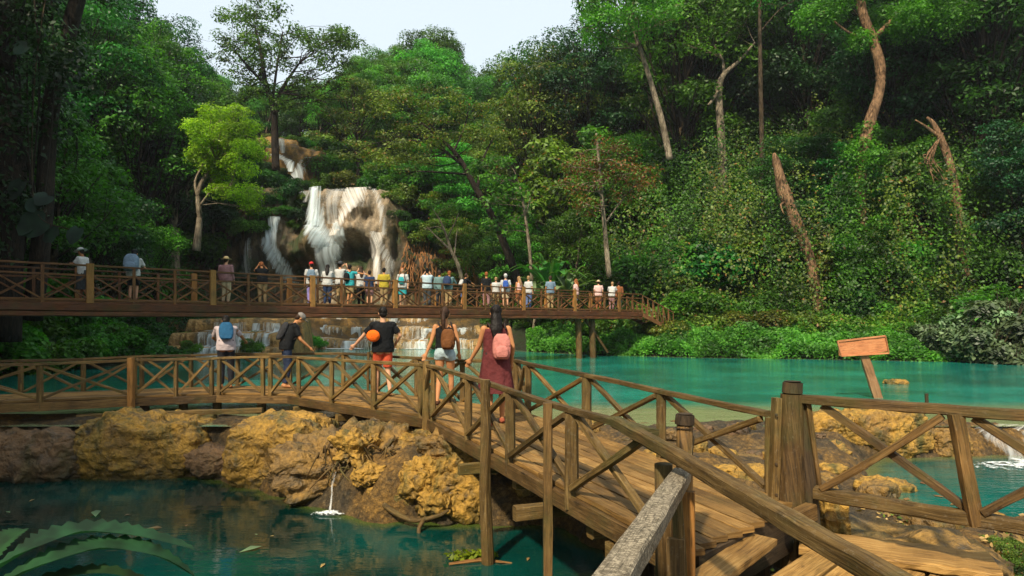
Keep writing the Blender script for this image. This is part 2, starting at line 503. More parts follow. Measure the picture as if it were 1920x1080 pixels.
def water(name, poly, z, x0, x1, y0, y1, ds, mat, grow=1.0, zfun=None):
    ax = np.arange(x0, x1 + ds, ds); ay = np.arange(y0, y1 + ds, ds)
    X, Y = np.meshgrid(ax, ay)
    t = seg_dist(X, Y, poly)
    depth = z - ground(X, Y)
    idx = np.arange(X.size).reshape(X.shape)
    Fq = np.stack([idx[:-1, :-1], idx[:-1, 1:], idx[1:, 1:], idx[1:, :-1]], -1).reshape(-1, 4)
    keep = (t.ravel()[Fq] < grow).any(axis=1)
    Fq = Fq[keep]
    used = np.unique(Fq); mp = np.zeros(X.size, int); mp[used] = np.arange(len(used))
    V = np.stack([X.ravel(), Y.ravel(), np.full(X.size, z)], -1)[used]
    me = mesh_np(name, V, mp[Fq], smooth=True)
    at = me.attributes.new('shallow', 'FLOAT', 'POINT')
    at.data.foreach_set('value', (1 - sstep(.0, .62, depth.ravel()[used])).astype(np.float32))
    o = obj(name, me, mat); tag(o, kind='structure')
    return o
M['water_up'] = water_mat('turquoise water', (.012, .20, .15), (.22, .25, .12), .07, 1.5, .45)
M['water_lo'] = water_mat('deep green water', (.0015, .040, .032), (.06, .085, .014), .03, 1.5, .13, big=1)
M['water_mid'] = water_mat('clear teal water', (.003, .095, .08), (.10, .12, .045), .06, 2.6, .4)
water('upper_pool_water', UP, ZU, -22, 38, 12.2, 54, .3, M['water_up'], .9)
water('lower_pool_water', LO, ZL, -40, 4, -14, 13, .25, M['water_lo'], 1.0)
water('middle_pool_water', MI, ZM, 3, 18, 5, 13, .2, M['water_mid'], .9)

# ---------------------------------------------------------------- boulders
def ico(sub):
    import bmesh
    bm = bmesh.new(); bmesh.ops.create_icosphere(bm, subdivisions=sub, radius=1)
    V = np.array([v.co for v in bm.verts]); Fc = np.array([[v.index for v in f.verts] for f in bm.faces]); bm.free()
    return V, Fc
ICO = {s: ico(s) for s in (3, 4, 5, 6)}
def boulder(name, c, r, label, group=None, mat='rock', seed=0, sub=6, rough=.24, cat='boulder', rz=0., boxy=.75):
    V, Fc = ICO[sub]
    V = V.copy()
    V = np.sign(V) * np.abs(V) ** boxy
    V /= np.maximum(np.abs(V).max(1), .6)[:, None] ** .35
    r = np.array(r, float)
    n = V / np.linalg.norm(V, axis=1)[:, None]
    q = V * r
    s = seed * 3.1
    m = float(r.mean())
    d = fbm(q[:, 0] * 1.3 / m + s, q[:, 1] * 1.3 / m, q[:, 2] * 1.3 / m, 3, seed) * m * rough * 1.2
    d = d + (np.abs(fbm(q[:, 0] * 3.2 / m + s, q[:, 1] * 3.2 / m, q[:, 2] * 4.6 / m, 4, seed + 5)) - .25) * m * rough * .9
    d = d + fbm(q[:, 0] * 14 + s, q[:, 1] * 14, q[:, 2] * 17, 3, seed + 9) * .03
    q = q + n * d[:, None]
    cr, sr = math.cos(rz), math.sin(rz)
    q = np.stack([q[:, 0] * cr - q[:, 1] * sr, q[:, 0] * sr + q[:, 1] * cr, q[:, 2]], -1)
    me = mesh_np(name, q, Fc, smooth=True)
    o = obj(name, me, M[mat], loc=c)
    return tag(o, label, cat, group)
BR = 'travertine boulders between the pools'
boulder('boulder', (-8.75, 12.35, -1.0), (1.25, .85, .58), 'mauve brown boulder at the far left of the rocky bank under the footpath', BR, 'rockred', 1)
boulder('boulder', (-6.75, 12.45, -.84), (1.2, .85, .64), 'wide ochre boulder beneath the left bend of the low boardwalk', BR, 'rock', 2)
boulder('boulder', (-5.35, 12.0, -1.02), (.46, .4, .27), 'small rounded reddish brown rock between the two largest ochre boulders', BR, 'rockred', 3, 5)
boulder('boulder', (-3.95, 11.7, -.88), (.92, .78, .72), 'tall bulging golden ochre boulder with dark moss streaks, left of the trickle', BR, 'rock', 4)
boulder('boulder', (-2.55, 10.75, -.98), (1.0, .85, .62), 'craggy brown rock heaped with tangled roots and dead wood', BR, 'rockgrey', 5, rough=.5)
boulder('boulder', (-1.62, 9.75, -1.2), (.5, .4, .36), 'knobbly ochre rock at the foot of the tall post in the water', BR, 'rock', 6, 5)
boulder('boulder', (-.72, 9.45, -1.0), (.42, .4, .40), 'upright orange ochre boulder beside the round pole', BR, 'rock', 7, 5)
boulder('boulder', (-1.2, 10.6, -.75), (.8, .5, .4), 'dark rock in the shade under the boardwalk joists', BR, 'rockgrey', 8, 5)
boulder('boulder', (6.75, 12.1, -.52), (.75, .5, .42), 'blocky golden rock just left of the small right hand fall', BR, 'rock', 9)
boulder('boulder', (5.75, 12.3, -.62), (.8, .55, .4), 'cracked ochre rock below the leaning sign', BR, 'rock', 10)
boulder('boulder', (4.75, 11.0, -.85), (.8, .6, .3), 'low layered yellow rock behind the thick corner post', BR, 'rock', 11, rough=.5)
boulder('boulder', (5.25, 9.75, -.98), (.6, .34, .16), 'smooth tapering orange rock lying in the edge of the middle pool', BR, 'rock', 12, 5, rz=-.5)
boulder('boulder', (2.95, 8.3, -.5), (.34, .28, .16), 'small yellow stone by the cut joist end behind the handrail', BR, 'rock', 13, 5)
boulder('boulder', (3.6, 8.6, -.62), (.5, .4, .16), 'flat grey rock behind the boardwalk near the shallow', BR, 'rockgrey', 14, 5)
boulder('boulder', (3.4, 10.2, -.66), (.7, .5, .16), 'flat wet brown slab at the rim of the shallow water', BR, 'rockgrey', 15, 5)
boulder('boulder', (7.85, 12.1, -.74), (.34, .36, .3), 'dark wet rock touching the left edge of the small fall', BR, 'rockgrey', 16, 5)
boulder('boulder', (11.2, 12.5, -.62), (1.0, .5, .3), 'dark rock behind the small fall near the picture edge', BR, 'rockgrey', 17, 5)
boulder('boulder', (3.1, 5.8, -.62), (1.0, .5, .28), 'mossy brown rock under the bottom beam of the right railing', BR, 'rockgrey', 18, 5, rz=-.6)
boulder('boulder', (2.75, 5.72, -.28), (.13, .12, .25), 'small ochre stone propping up the bottom beam', BR, 'rock', 19, 4)
boulder('boulder', G(1680, 718, -.42), (.34, .2, .1), 'small yellow stone standing out of the turquoise pool beside the sign', BR, 'rock', 20, 5)
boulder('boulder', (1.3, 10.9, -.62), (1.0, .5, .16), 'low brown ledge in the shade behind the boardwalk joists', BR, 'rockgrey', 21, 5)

# ---------------------------------------------------------------- waterfall cliff
BUL = [(590, 458, 40, 34, -1.7), (562, 512, 42, 24, 2.2), (668, 432, 34, 20, -1.9), (655, 478, 46, 15, 1.5), (662, 512, 46, 22, -1.0),
       (608, 398, 30, 60, -.5), (688, 408, 18, 13, .8), (722, 470, 22, 40, -.9), (520, 430, 26, 70, -.9), (470, 480, 30, 50, -1.2),
       (560, 400, 22, 40, 1.0), (790, 500, 50, 25, -1.2), (760, 440, 30, 40, .8), (860, 520, 60, 30, -1.0), (640, 380, 60, 20, -.7)]
def cliff_y(x, z):
    x = np.asarray(x, float); z = np.asarray(z, float)
    y = 57.2 + (z - 2) * .12 + fbm(x * .28, z * .28, 0 * x, 3, 31) * 1.1 + (np.abs(fbm(x * .6, z * .3, 0 * x, 4, 37)) - .2) * 1.3 + fbm(x * 2.6, z * .5, 0 * x, 3, 41) * .45 - np.abs(fbm(x * 1.3, z * .22, 0 * x, 3, 43)) * .9
    for px, py, rx, ry, a in BUL:
        cx = (px - 960) / F * 58; cz = CZ + (HY - py) / F * 58
        y = y + a * np.exp(-(((x - cx) / (rx / F * 58)) ** 2 + ((z - cz) / (ry / F * 58)) ** 2))
    return y
def cliff_mat():
    t = NT('travertine cliff')
    p = t.pos()
    a = t.noise(p, .22, 4, .6); b = t.noise(t.pos((1, 1, .35)), 1.1, 6, .7, .5); c = t.noise(p, 4.5, 4, .7)
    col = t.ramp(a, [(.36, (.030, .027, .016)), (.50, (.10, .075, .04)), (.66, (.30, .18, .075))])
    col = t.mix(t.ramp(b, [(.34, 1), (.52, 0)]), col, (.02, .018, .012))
    st_ = t.noise(t.pos((2.2, 2.2, .25)), 1.2, 4, .65)
    col = t.mix(t.math('MULTIPLY', t.attr('flow'), t.ramp(st_, [(.32, .25), (.6, 1)])), col, (.30, .235, .155))
    mo = t.noise(p, .5, 4, .6)
    col = t.mix(t.math('MULTIPLY', t.ramp(mo, [(.47, 0), (.56, .9)]), t.math('SUBTRACT', 1.0, t.attr('flow'))), col, (.022, .042, .009))
    col = t.mix(1, col, t.ramp(c, [(.3, .65), (.7, 1.3)]), 'MULTIPLY')
    return t.done(t.bsdf(col, .65, t.bump(t.math('ADD', b, t.math('MULTIPLY', c, .4)), 1, .3), .3))
xs = np.linspace(-27.5, 1.5, 230)
zt = ztop(xs)
rows = []
nv = 110
for j in range(nv):
    t = j / (nv - 1)
    if t < .85:
        z = 0.6 + (zt - .6) * (t / .85)
        y = cliff_y(xs, z)
        rr = sstep(.78, .85, t)
        y = y + rr * .5
    else:
        k = (t - .85) / .15
        z = zt + k * .35 + 0 * xs
        y = cliff_y(xs, zt) * (1 - k) + (61.3) * k + .5
    rows.append(np.stack([xs, y, z], -1))
V = np.array(rows); idx = np.arange(V.shape[0] * V.shape[1]).reshape(V.shape[:2])
Fq = np.stack([idx[:-1, :-1], idx[:-1, 1:], idx[1:, 1:], idx[1:, :-1]], -1).reshape(-1, 4)
cme = mesh_np('cliff', V.reshape(-1, 3), Fq, smooth=True)
cpx = V[:, :, 0] / 58 * F + 960; cpy = HY - (V[:, :, 2] - CZ) / 58 * F
flow = np.clip(np.exp(-(((cpx - 655) / 62) ** 4)) * (1 - sstep(440, 480, cpy)) + .8 * np.exp(-(((cpx - 620) / 30) ** 2)) + .6 * np.exp(-(((cpx - 722) / 22) ** 2)) + .5 * np.exp(-(((cpx - 522) / 22) ** 2)) * sstep(400, 420, cpy), 0, 1)
fa = cme.attributes.new('flow', 'FLOAT', 'POINT'); fa.data.foreach_set('value', flow.ravel().astype(np.float32))
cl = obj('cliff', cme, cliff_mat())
tag(cl, 'brown and tan travertine cliff with dark hollows behind the waterfall', 'cliff')

def fall_mat(name, col, lo, hi, us=1.5, vs=.12):
    t = NT(name)
    v = t.coord('UV', (us, vs, 1))
    n = t.noise(v, 2.0, 4, .6, .2)
    n2 = t.noise(t.coord('UV', (us * 4, vs * 2.2, 1)), 2.0, 3, .6)
    e = t.attr('edge')
    f = t.math('ADD', t.math('MULTIPLY', n, .82), t.math('MULTIPLY', n2, .18))
    f = t.math('SUBTRACT', f, t.math('MULTIPLY', e, .42))
    al = t.ramp(f, [(lo, .0), (hi, 1)])
    b0 = t.bsdf(col, .55, None, .3)
    tl = t.n('ShaderNodeBsdfTranslucent'); tl.inputs['Color'].default_value = (*col, 1)
    b = t.n('ShaderNodeMixShader'); b.inputs[0].default_value = .4
    t.l(b0.outputs[0], b.inputs[1]); t.l(tl.outputs[0], b.inputs[2])
    tr = t.n('ShaderNodeBsdfTransparent')
    mx = t.n('ShaderNodeMixShader')
    t.l(al, mx.inputs[0]); t.l(tr.outputs[0], mx.inputs[1]); t.l(b.outputs[0], mx.inputs[2])
    return t.done(mx)
M['fall'] = fall_mat('falling white water', (.80, .91, .95), .24, .58, 2.0)
M['fallthin'] = fall_mat('thin veils of falling water', (.78, .80, .78), .34, .80, 2.6)
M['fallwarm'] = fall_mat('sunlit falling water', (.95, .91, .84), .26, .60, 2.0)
M['falllow'] = fall_mat('low cascade water', (.78, .78, .72), .42, .66, 4, .5)

def curtain(name, pts, mat, parent, d=58, surf=None, off=.28, label=None, n_u=18, n_v=40, thick=.06):
    """pts: (px,py,halfwidth px) down the centre of the stream"""
    cen = spline([np.array([a, b, c], float) for a, b, c in pts], max(4, n_v // (len(pts) - 1)))
    cen = np.array(cen)
    m = len(cen); V = []; UV = []; E = []
    L = 0
    for i in range(m):
        px, py, hw = cen[i]
        if i: L += np.linalg.norm(cen[i, :2] - cen[i - 1, :2]) / F * d
        us = np.linspace(-1, 1, n_u)
        x = (px + us * hw - 960) / F * d; z = CZ + (HY - py) / F * d + 0 * us
        if surf is None:
            y = cliff_y(x, z) - off
        else: y = surf(x, z) - off
        y = y - .05 * fbm(x * 5.0, z * .3, 0 * x, 2, 51) - .12
        V.append(np.stack([x, y, z], -1)); UV.append(np.stack([us * hw / F * d + px * .1, 0 * us + L], -1)); E.append(us ** 2)
    V = np.array(V)
    if surf is None:      # water leaves the small hollows of the rock behind: a smooth sheet in front of it
        yy = V[:, :, 1].copy(); q = 8
        for i in range(m): yy[i] = V[max(0, i - q):i + q + 1, :, 1].min(0) * .6 + V[max(0, i - q):i + q + 1, :, 1].mean(0) * .4
        ker = np.ones(7) / 7
        for _ in range(3): yy = np.apply_along_axis(lambda r: np.convolve(np.pad(r, 3, 'edge'), ker, 'valid'), 1, yy)
        V[:, :, 1] = yy
    idx = np.arange(V.shape[0] * V.shape[1]).reshape(V.shape[:2])
    Fq = np.stack([idx[:-1, :-1], idx[1:, :-1], idx[1:, 1:], idx[:-1, 1:]], -1).reshape(-1, 4)
    me = mesh_np(name, V.reshape(-1, 3), Fq, np.array(UV).reshape(-1, 2), smooth=True)
    at = me.attributes.new('edge', 'FLOAT', 'POINT'); at.data.foreach_set('value', np.array(E).ravel().astype(np.float32))
    o = obj(name, me, M[mat], parent)
    if label: o['label'] = label
    return o
wf = empty('waterfall', P(640, 520, 57), 'tall waterfall fanning white over the wide travertine lip behind the high bridge', 'waterfall')
curtain('water_stream', [(600, 357, 17), (602, 400, 19), (606, 425, 22), (617, 447, 30), (624, 470, 28), (622, 500, 20), (620, 535, 19)], 'fall', wf)
curtain('water_stream', [(598, 357, 11), (600, 400, 14), (602, 430, 16)], 'fall', wf, off=.42)
curtain('water_stream', [(676, 355, 30), (666, 382, 26), (655, 405, 15), (646, 425, 16), (634, 447, 14)], 'fallwarm', wf)
curtain('water_stream', [(660, 356, 46), (662, 375, 48), (664, 392, 46)], 'fallthin', wf, off=.35)
curtain('water_stream', [(570, 357, 22), (572, 366, 18), (574, 380, 12)], 'fallthin', wf, off=.3)
curtain('water_stream', [(632, 358, 20), (632, 390, 20), (630, 425, 18)], 'fallthin', wf)
curtain('water_stream', [(706, 358, 10), (717, 385, 11), (724, 415, 9), (727, 445, 8)], 'fallthin', wf, off=.5)
curtain('water_stream', [(706, 438, 12), (714, 458, 16), (728, 480, 18), (734, 500, 14), (728, 535, 18)], 'fallthin', wf, off=.4)
curtain('water_stream', [(716, 440, 20), (708, 470, 14), (712, 500, 10), (714, 535, 10)], 'fallwarm', wf, off=.3)
curtain('water_stream', [(596, 430, 14), (606, 448, 22), (616, 470, 20)], 'fall', wf, off=.55)
curtain('water_stream', [(642, 425, 12), (648, 445, 18), (640, 465, 16), (628, 490, 14)], 'fall', wf, off=.45)
wf2 = empty('waterfall', P(525, 520, 57), 'narrow shaded waterfall left of the main fall, bending outwards near its foot', 'waterfall')
curtain('water_stream', [(524, 410, 16), (520, 435, 15), (514, 458, 14), (524, 480, 22), (536, 505, 20), (545, 530, 18)], 'fall', wf2)
curtain('water_stream', [(530, 412, 8), (528, 440, 8), (530, 470, 9), (540, 500, 10)], 'fall', wf2, off=.5)
curtain('water_stream', [(480, 450, 8), (478, 480, 14), (476, 520, 18)], 'fallthin', wf2)
wf3 = empty('waterfall', P(500, 400, 57), 'thin trickle of water high on the dark cliff beside the yellow green tree', 'waterfall')
curtain('water_stream', [(497, 352, 5), (499, 375, 5), (504, 402, 6)], 'fallthin', wf3)

# upper tiers
boulder('rock_ledge', P(556, 326, 67.5), (3.3, 1.6, 2.6), 'tan rock ledge under the highest sunlit streams', None, 'rockgrey', 30, 5, cat='rock ledge')
boulder('rock_ledge', P(520, 300, 71), (2.6, 1.6, 2.2), 'dark rock shoulder behind the highest streams', None, 'rockgrey', 31, 5, cat='rock ledge')
wf4 = empty('waterfall', P(556, 345, 66), 'small pinkish white sunlit stream curving down the highest rock ledge', 'waterfall')
def tier_surf(x, z): return 65.2 + 0 * x + (z - 15) * .12
curtain('water_stream', [(577, 294, 10), (567, 308, 14), (560, 324, 15), (554, 348, 20)], 'fall', wf4, d=65, surf=tier_surf, n_v=24)
wf5 = empty('waterfall', P(528, 310, 66), 'short white stream spilling left to right at the very top of the falls', 'waterfall')
curtain('water_stream', [(514, 288, 14), (526, 295, 18), (541, 304, 13), (546, 322, 8)], 'fall', wf5, d=65, surf=tier_surf, n_v=24)
curtain('water_stream', [(525, 258, 8), (528, 272, 9), (530, 286, 7)], 'fall', wf5, d=65, surf=tier_surf, n_v=16)

# lower terraces: stepped ledges between the cliff foot and the pool
def terrace(name, x0, x1, yb, z0, z1, steps, depth, label, seed, mat):
    xs = np.linspace(x0, x1, 120); rows = []
    nr = steps * 14
    for j in range(nr + 1):
        s = j / nr * steps
        k = min(int(s), steps - 1); f = s - k
        h = z0 + (z1 - z0) * (k + sstep(.12, .5, f)) / steps
        y = yb + depth * (k + sstep(.3, 1.0, f) * .9) / steps
        wob = fbm(xs * .5, 0 * xs + k * .7, 0 * xs, 3, seed) * 1.3 + np.abs(fbm(xs * 1.6, 0 * xs + k, 0 * xs, 3, seed + 2)) * .6
        z = h + fbm(xs * .8, 0 * xs + j * .05, 0 * xs, 3, seed + 4) * .16 * (0 if j == nr else 1)
        edge = sstep(0, .06, (xs - x0) / (x1 - x0)) * (1 - sstep(.94, 1, (xs - x0) / (x1 - x0)))
        rows.append(np.stack([xs, y + wob, np.where(edge < 1, z * edge + (z0 - .8) * (1 - edge), z)], -1))
    V = np.array(rows); idx = np.arange(V.shape[0] * V.shape[1]).reshape(V.shape[:2])
    Fq = np.stack([idx[:-1, :-1], idx[:-1, 1:], idx[1:, 1:], idx[1:, :-1]], -1).reshape(-1, 4)
    o = obj(name, mesh_np(name, V.reshape(-1, 3), Fq, smooth=True), M[mat])
    tag(o, label, 'rock terrace')
    def surf(x, z):
        j = np.clip((np.asarray(z, float) - z0) / (z1 - z0), 0, 1) * nr
        # nearest point on the profile for the height
        zz = V[:, :, 2]; yy = V[:, :, 1]
        xi = np.clip(np.searchsorted(xs, x), 0, len(xs) - 1)
        out = []
        for a, b in zip(xi, np.asarray(z)):
            out.append(yy[np.argmin(np.abs(zz[:, a] - b)), a])
        return np.array(out)
    return surf
M['rockpale'] = rock_mat('pale wet travertine', (.38, .23, .075), (.24, .16, .07), (.05, .035, .015), sc=.6, oamt=.6)
s1 = terrace('rock_terrace', -18.5, -1.5, 48.2, -.7, 2.1, 3, 6.5, 'wide pale stepped terrace where low cascades enter the turquoise pool', 61, 'rockpale')
s2 = terrace('rock_terrace', -20.8, -12.6, 37.6, -.7, 1.7, 3, 5.5, 'small stepped terrace with foamy water beyond the leaning visitors', 71, 'rockpale')
lc = empty('cascade', (-10, 48, -.4), 'broad low cascade pouring white over the steps below the high bridge', 'cascade')
for k in range(4):
    px = 612 + k * 84
    curtain('water_stream', [(px, 585, 50), (px, 604, 50), (px, 628, 52), (px, 656, 54)], 'falllow', lc, d=50, surf=s1, off=.14, n_u=60, n_v=40)
for k in range(5):
    px = 590 + k * 66 + random.uniform(-10, 10)
    curtain('water_stream', [(px, 590, 12), (px + 4, 612, 15), (px + 2, 634, 18), (px, 656, 22)], 'fall', lc, d=50, surf=s1, off=.22, n_u=14, n_v=30)
lc2 = empty('cascade', (-15, 37, -.4), 'foamy low cascade on rock steps beyond the visitor with the blue rucksack', 'cascade')
for k in range(3):
    px = 372 + k * 50
    curtain('water_stream', [(px, 604, 26), (px, 622, 28), (px, 640, 30), (px, 664, 34)], 'falllow', lc2, d=38.5, surf=s2, off=.14, n_u=40, n_v=36)
for k in range(4):
    px = 385 + k * 32 + random.uniform(-6, 6)
    curtain('water_stream', [(px, 606, 10), (px + 2, 626, 13), (px + 3, 645, 16), (px, 664, 18)], 'fall', lc2, d=38.5, surf=s2, off=.2, n_u=12, n_v=24)

# small fall at the right into the middle pool
sf = empty('waterfall', (9.2, 12.0, -.8), 'low foaming fall spilling over dark rocks into the middle pool at the right', 'waterfall')
def sm_surf(x, z): return 12.45 - .75 * (1 - sstep(-.92, -.45, z)) + .10 * np.abs(fbm(np.asarray(x) * 5, np.asarray(z) * 3, 0 * np.asarray(x), 3, 85)) + .18 * fbm(np.asarray(x) * 2.2, np.asarray(z) * 1.5, 0 * np.asarray(x), 2, 81)
curtain('water_stream', [(1925, 799, 122), (1927, 806, 122), (1930, 828, 128), (1930, 848, 132), (1930, 861, 136)], 'falllow', sf, d=12, surf=sm_surf, off=.14, n_u=110, n_v=30)
curtain('water_stream', [(1850, 801, 26), (1856, 820, 30), (1860, 845, 34), (1862, 861, 38)], 'fallthin', sf, d=12, surf=sm_surf, off=.18, n_u=30, n_v=24)
sfr = MB()
V, Fc = ICO[5]
q = V * np.array([2.6, .62, .42]); q = q + (fbm(V[:, 0] * 4, V[:, 1] * 3, V[:, 2] * 3, 4, 83) * .22)[:, None] * V
o = obj('rock_lip', mesh_np('rock_lip', q + np.array([1.6, .55, -.12]), Fc, smooth=True), M['rockgrey'], sf)

def foam(name, c, rx, ry, label, dens=.5, parent=None):
    m = 40
    a = np.linspace(0, 2 * math.pi, 49)[:-1]; rr = np.linspace(0, 1, 14)
    V = [(0, 0, .02)]; 
    for r in rr[1:]:
        for t in a:
            w = 1 + .25 * math.sin(3 * t + c[0]) + .12 * math.sin(7 * t)
            V.append((rx * r * w * math.cos(t), ry * r * w * math.sin(t), .02 + .05 * (1 - r) * abs(math.sin(9 * t + 5 * r))))
    Fc = []
    V = np.array(V)
    Ff = []
    for i in range(1, len(rr) - 1):
        for j in range(48):
            Ff.append((1 + (i - 1) * 48 + j, 1 + i * 48 + j, 1 + i * 48 + (j + 1) % 48, 1 + (i - 1) * 48 + (j + 1) % 48))
    me = mesh_np(name, V, Ff, V[:, :2] * 1.0, smooth=True)
    at = me.attributes.new('edge', 'FLOAT', 'POINT'); at.data.foreach_set('value', np.clip(np.hypot(V[:, 0] / rx, V[:, 1] / ry), 0, 1.2).astype(np.float32) * 1.0)
    o = obj(name, me, M['foam'], parent)
    if parent is None: o.location = c; tag(o, label, 'foam', kind='stuff')
    else: o.location = [c[i] - parent.location[i] for i in range(3)]
    return o
t = NT('white foam')
n = t.noise(t.pos(), 6, 6, .75, .5)
f = t.math('SUBTRACT', n, t.math('MULTIPLY', t.attr('edge'), .22))
al = t.ramp(f, [(.30, 0), (.42, .95)])
b = t.bsdf((.8, .84, .84), .6, t.bump(n, .8, .05))
tr = t.n('ShaderNodeBsdfTransparent'); mx = t.n('ShaderNodeMixShader')
t.l(al, mx.inputs[0]); t.l(tr.outputs[0], mx.inputs[1]); t.l(b.outputs[0], mx.inputs[2])
M['foam'] = t.done(mx)
foam('foam', (9.7, 11.1, ZM), 2.1, .6, None, parent=sf)
foam('foam', (-10, 48.2, ZU), 7.5, 1.0, None, parent=lc)
foam('foam', (-16.2, 37.2, ZU), 3.2, .6, None, parent=lc2)
tk = empty('trickle', (-2.62, 9.75, -1.3), 'thin trickle dropping from the craggy brown rock into the dark pool', 'trickle')
def tk_surf(x, z): return 9.82 + (np.asarray(z) + 1.3) * .55
for q in range(3):
    curtain('water_stream', [(618 + q * 6, 884, 2), (622 + q * 3, 908, 2.4), (625 + q * 2, 935, 3), (626, 962, 5)], 'fallthin', tk, d=9.9, surf=tk_surf, off=.06 * q, n_u=5, n_v=24)
foam('foam', (-2.62, 9.55, ZL), .26, .15, None, parent=tk)

# loose stones on the ground between the pools
rgs = np.random.default_rng(31); k_ = 0
while k_ < 46:
    x, y = rgs.uniform(-.5, 7.5), rgs.uniform(5.6, 12.2)
    if seg_dist(np.array([x]), np.array([y]), LO)[0] < -.1 or seg_dist(np.array([x]), np.array([y]), MI)[0] < .0: continue
    if x < 2.9 and y < 6.3: continue
    s_ = rgs.uniform(.05, .2); g = float(ground(np.array([x]), np.array([y]))[0])
    boulder('stone', (x, y, g + s_ * .15), (s_ * 1.3, s_, s_ * .6), 'small stone lying on the wet ochre ground between the pools', 'small stones on the wet ochre ground between the pools', ['rock', 'rockgrey', 'rock', 'rockred'][k_ % 4], 100 + k_, 4, cat='stone', rz=rgs.uniform(0, 3))
    k_ += 1

k_ = 0
for k_ in range(16):
    x = rgs.uniform(-2.5, -.1); y = 9.35 + rgs.uniform(0, 1.5) - .25 * (x + 1.5)
    s_ = rgs.uniform(.14, .34); g = float(ground(np.array([x]), np.array([y]))[0])
    boulder('rock', (x, y, max(g, -1.25) + s_ * .1), (s_ * 1.35, s_, s_ * .8), 'rugged ochre rock under the boardwalk near the tall posts', 'rugged ochre rocks under the boardwalk near the tall posts', ['rock', 'rockgrey', 'rock', 'rock'][k_ % 4], 200 + k_, 5, rough=.5, cat='rock', rz=rgs.uniform(0, 3))
# ---------------------------------------------------------------- low boardwalk
NL = [np.array(p, float) for p in [(1.12, 4.22), (-1.29, 10.4), (-4.55, 13.62), (-6.1, 13.8), (-7.46, 13.2), (-9.4, 12.25), (-13.4, 10.4)]]
def offset_line(L, w):
    out = []
    for i in range(len(L)):
        ns = []
        if i > 0: t = L[i] - L[i - 1]; t = t / np.linalg.norm(t); ns.append(np.array([t[1], -t[0]]))
        if i < len(L) - 1: t = L[i + 1] - L[i]; t = t / np.linalg.norm(t); ns.append(np.array([t[1], -t[0]]))
        n = sum(ns); n /= np.linalg.norm(n)
        out.append(L[i] + n * w / max(.5, float(n @ ns[0])))
    return out
FL = offset_line(NL, 1.58)
FL[0] = np.array([2.29, 5.41])
def on_px(L, px, seg=None):
    k = (px - 960) / F
    for i in range(len(L) - 1):
        if seg is not None and i != seg: continue
        a, b = L[i], L[i + 1]
        den = (b[0] - a[0]) - k * (b[1] - a[1])
        t = (k * a[1] - a[0]) / den
        if -.02 <= t <= 1.02 or seg is not None: return a + t * (b - a)
    raise ValueError(px)
bw = empty('boardwalk', (-1.3, 10.4, 0), 'low weathered wooden boardwalk with crossed railings, curving over the ochre rocks between the pools', 'boardwalk')
mb = MB()
nb = 10
for i in range(len(NL) - 1):
    for k in range(nb):
        s0, s1 = (k + .5) / nb, (k + .5) / nb
        a = NL[i] + (FL[i] - NL[i]) * s0; b = NL[i + 1] + (FL[i + 1] - NL[i + 1]) * s0
        wa = 1.58 / nb * .88
        
        L = np.linalg.norm(b - a); u = (b - a) / L
        cuts = [0]; c = random.uniform(1.2, 3.0)
        while c < L - .6: cuts.append(c); c += random.uniform(1.8, 3.2)
        cuts.append(L)
        for c0, c1 in zip(cuts[:-1], cuts[1:]):
            e = random.uniform(-.05, .03) if (i == 0 and c0 == 0) else 0
            p = a + u * (c0 + .004 + e); q = a + u * (c1 - .004)
            zz = -.022 + random.uniform(-.004, .004)
            mb.beam((*p, zz), (*q, zz), wa, .042, jit=.0025, ch=.1, seg=max(2, int((c1 - c0) / .3)))
mb.build('deck', M['plank'], bw)
mb = MB()
for Lx, o_ in ((NL, .02), (FL, -.02)):
    L2 = offset_line(Lx, -o_)
    L2[0] = Lx[0] + (Lx[1] - Lx[0]) * .0
    for i in range(len(L2) - 1):
        mb.beam((*L2[i], -.125), (*L2[i + 1], -.125), .07, .155, jit=.006, seg=12)
mid = offset_line(NL, .8)
mid[0] = (NL[0] + FL[0]) / 2
for i in range(len(mid) - 1): mb.beam((*mid[i], -.13), (*mid[i + 1], -.13), .08, .14, seg=6)
a, b = NL[0], FL[0]

mb.build('bearer', M['post'], bw)
# joists that stick out of the sides
for px, ext, far in [(905, .30, 0), (1030, .35, 0), (1150, .05, 0), (720, .1, 0), (640, .1, 0), (560, .1, 0), (1190, .3, 1), (1380, .5, 1), (1120, .1, 1)]:
    mb = MB()
    if not far:
        p = on_px(NL, px); n = np.array([.93, .36]) if px > 800 else np.array([.707, .707])
        mb.beam((*(p - n * ext), -.29), (*(p + n * 1.7), -.29), .09, .13, jit=.006)
    else:
        p = on_px(FL, px, 0); n = np.array([.93, .36])
        mb.beam((*(p - n * 1.5), -.27), (*(p + n * ext), -.27), .12, .13, jit=.006)
    mb.build('joist', M['rail'], bw)
for x in (395, 255, 330, 480):
    p = on_px(NL, x)
    mb = MB(); mb.log([(p[0], p[1] + .3, -.2), (p[0], p[1] + .3, -1.1)], .09); mb.build('pile', M['darkwood'], bw)
for px, off in ((660, .5), (900, .9), (1110, .45), (1180, 1.2), (1010, 1.2)):
    p = on_px(NL, px) + np.array([.93, .36]) * off
    mb = MB(); mb.log([(p[0], p[1], -.2), (p[0] + .02, p[1], -2.0)], .075); mb.build('pile', M['darkwood'], bw)

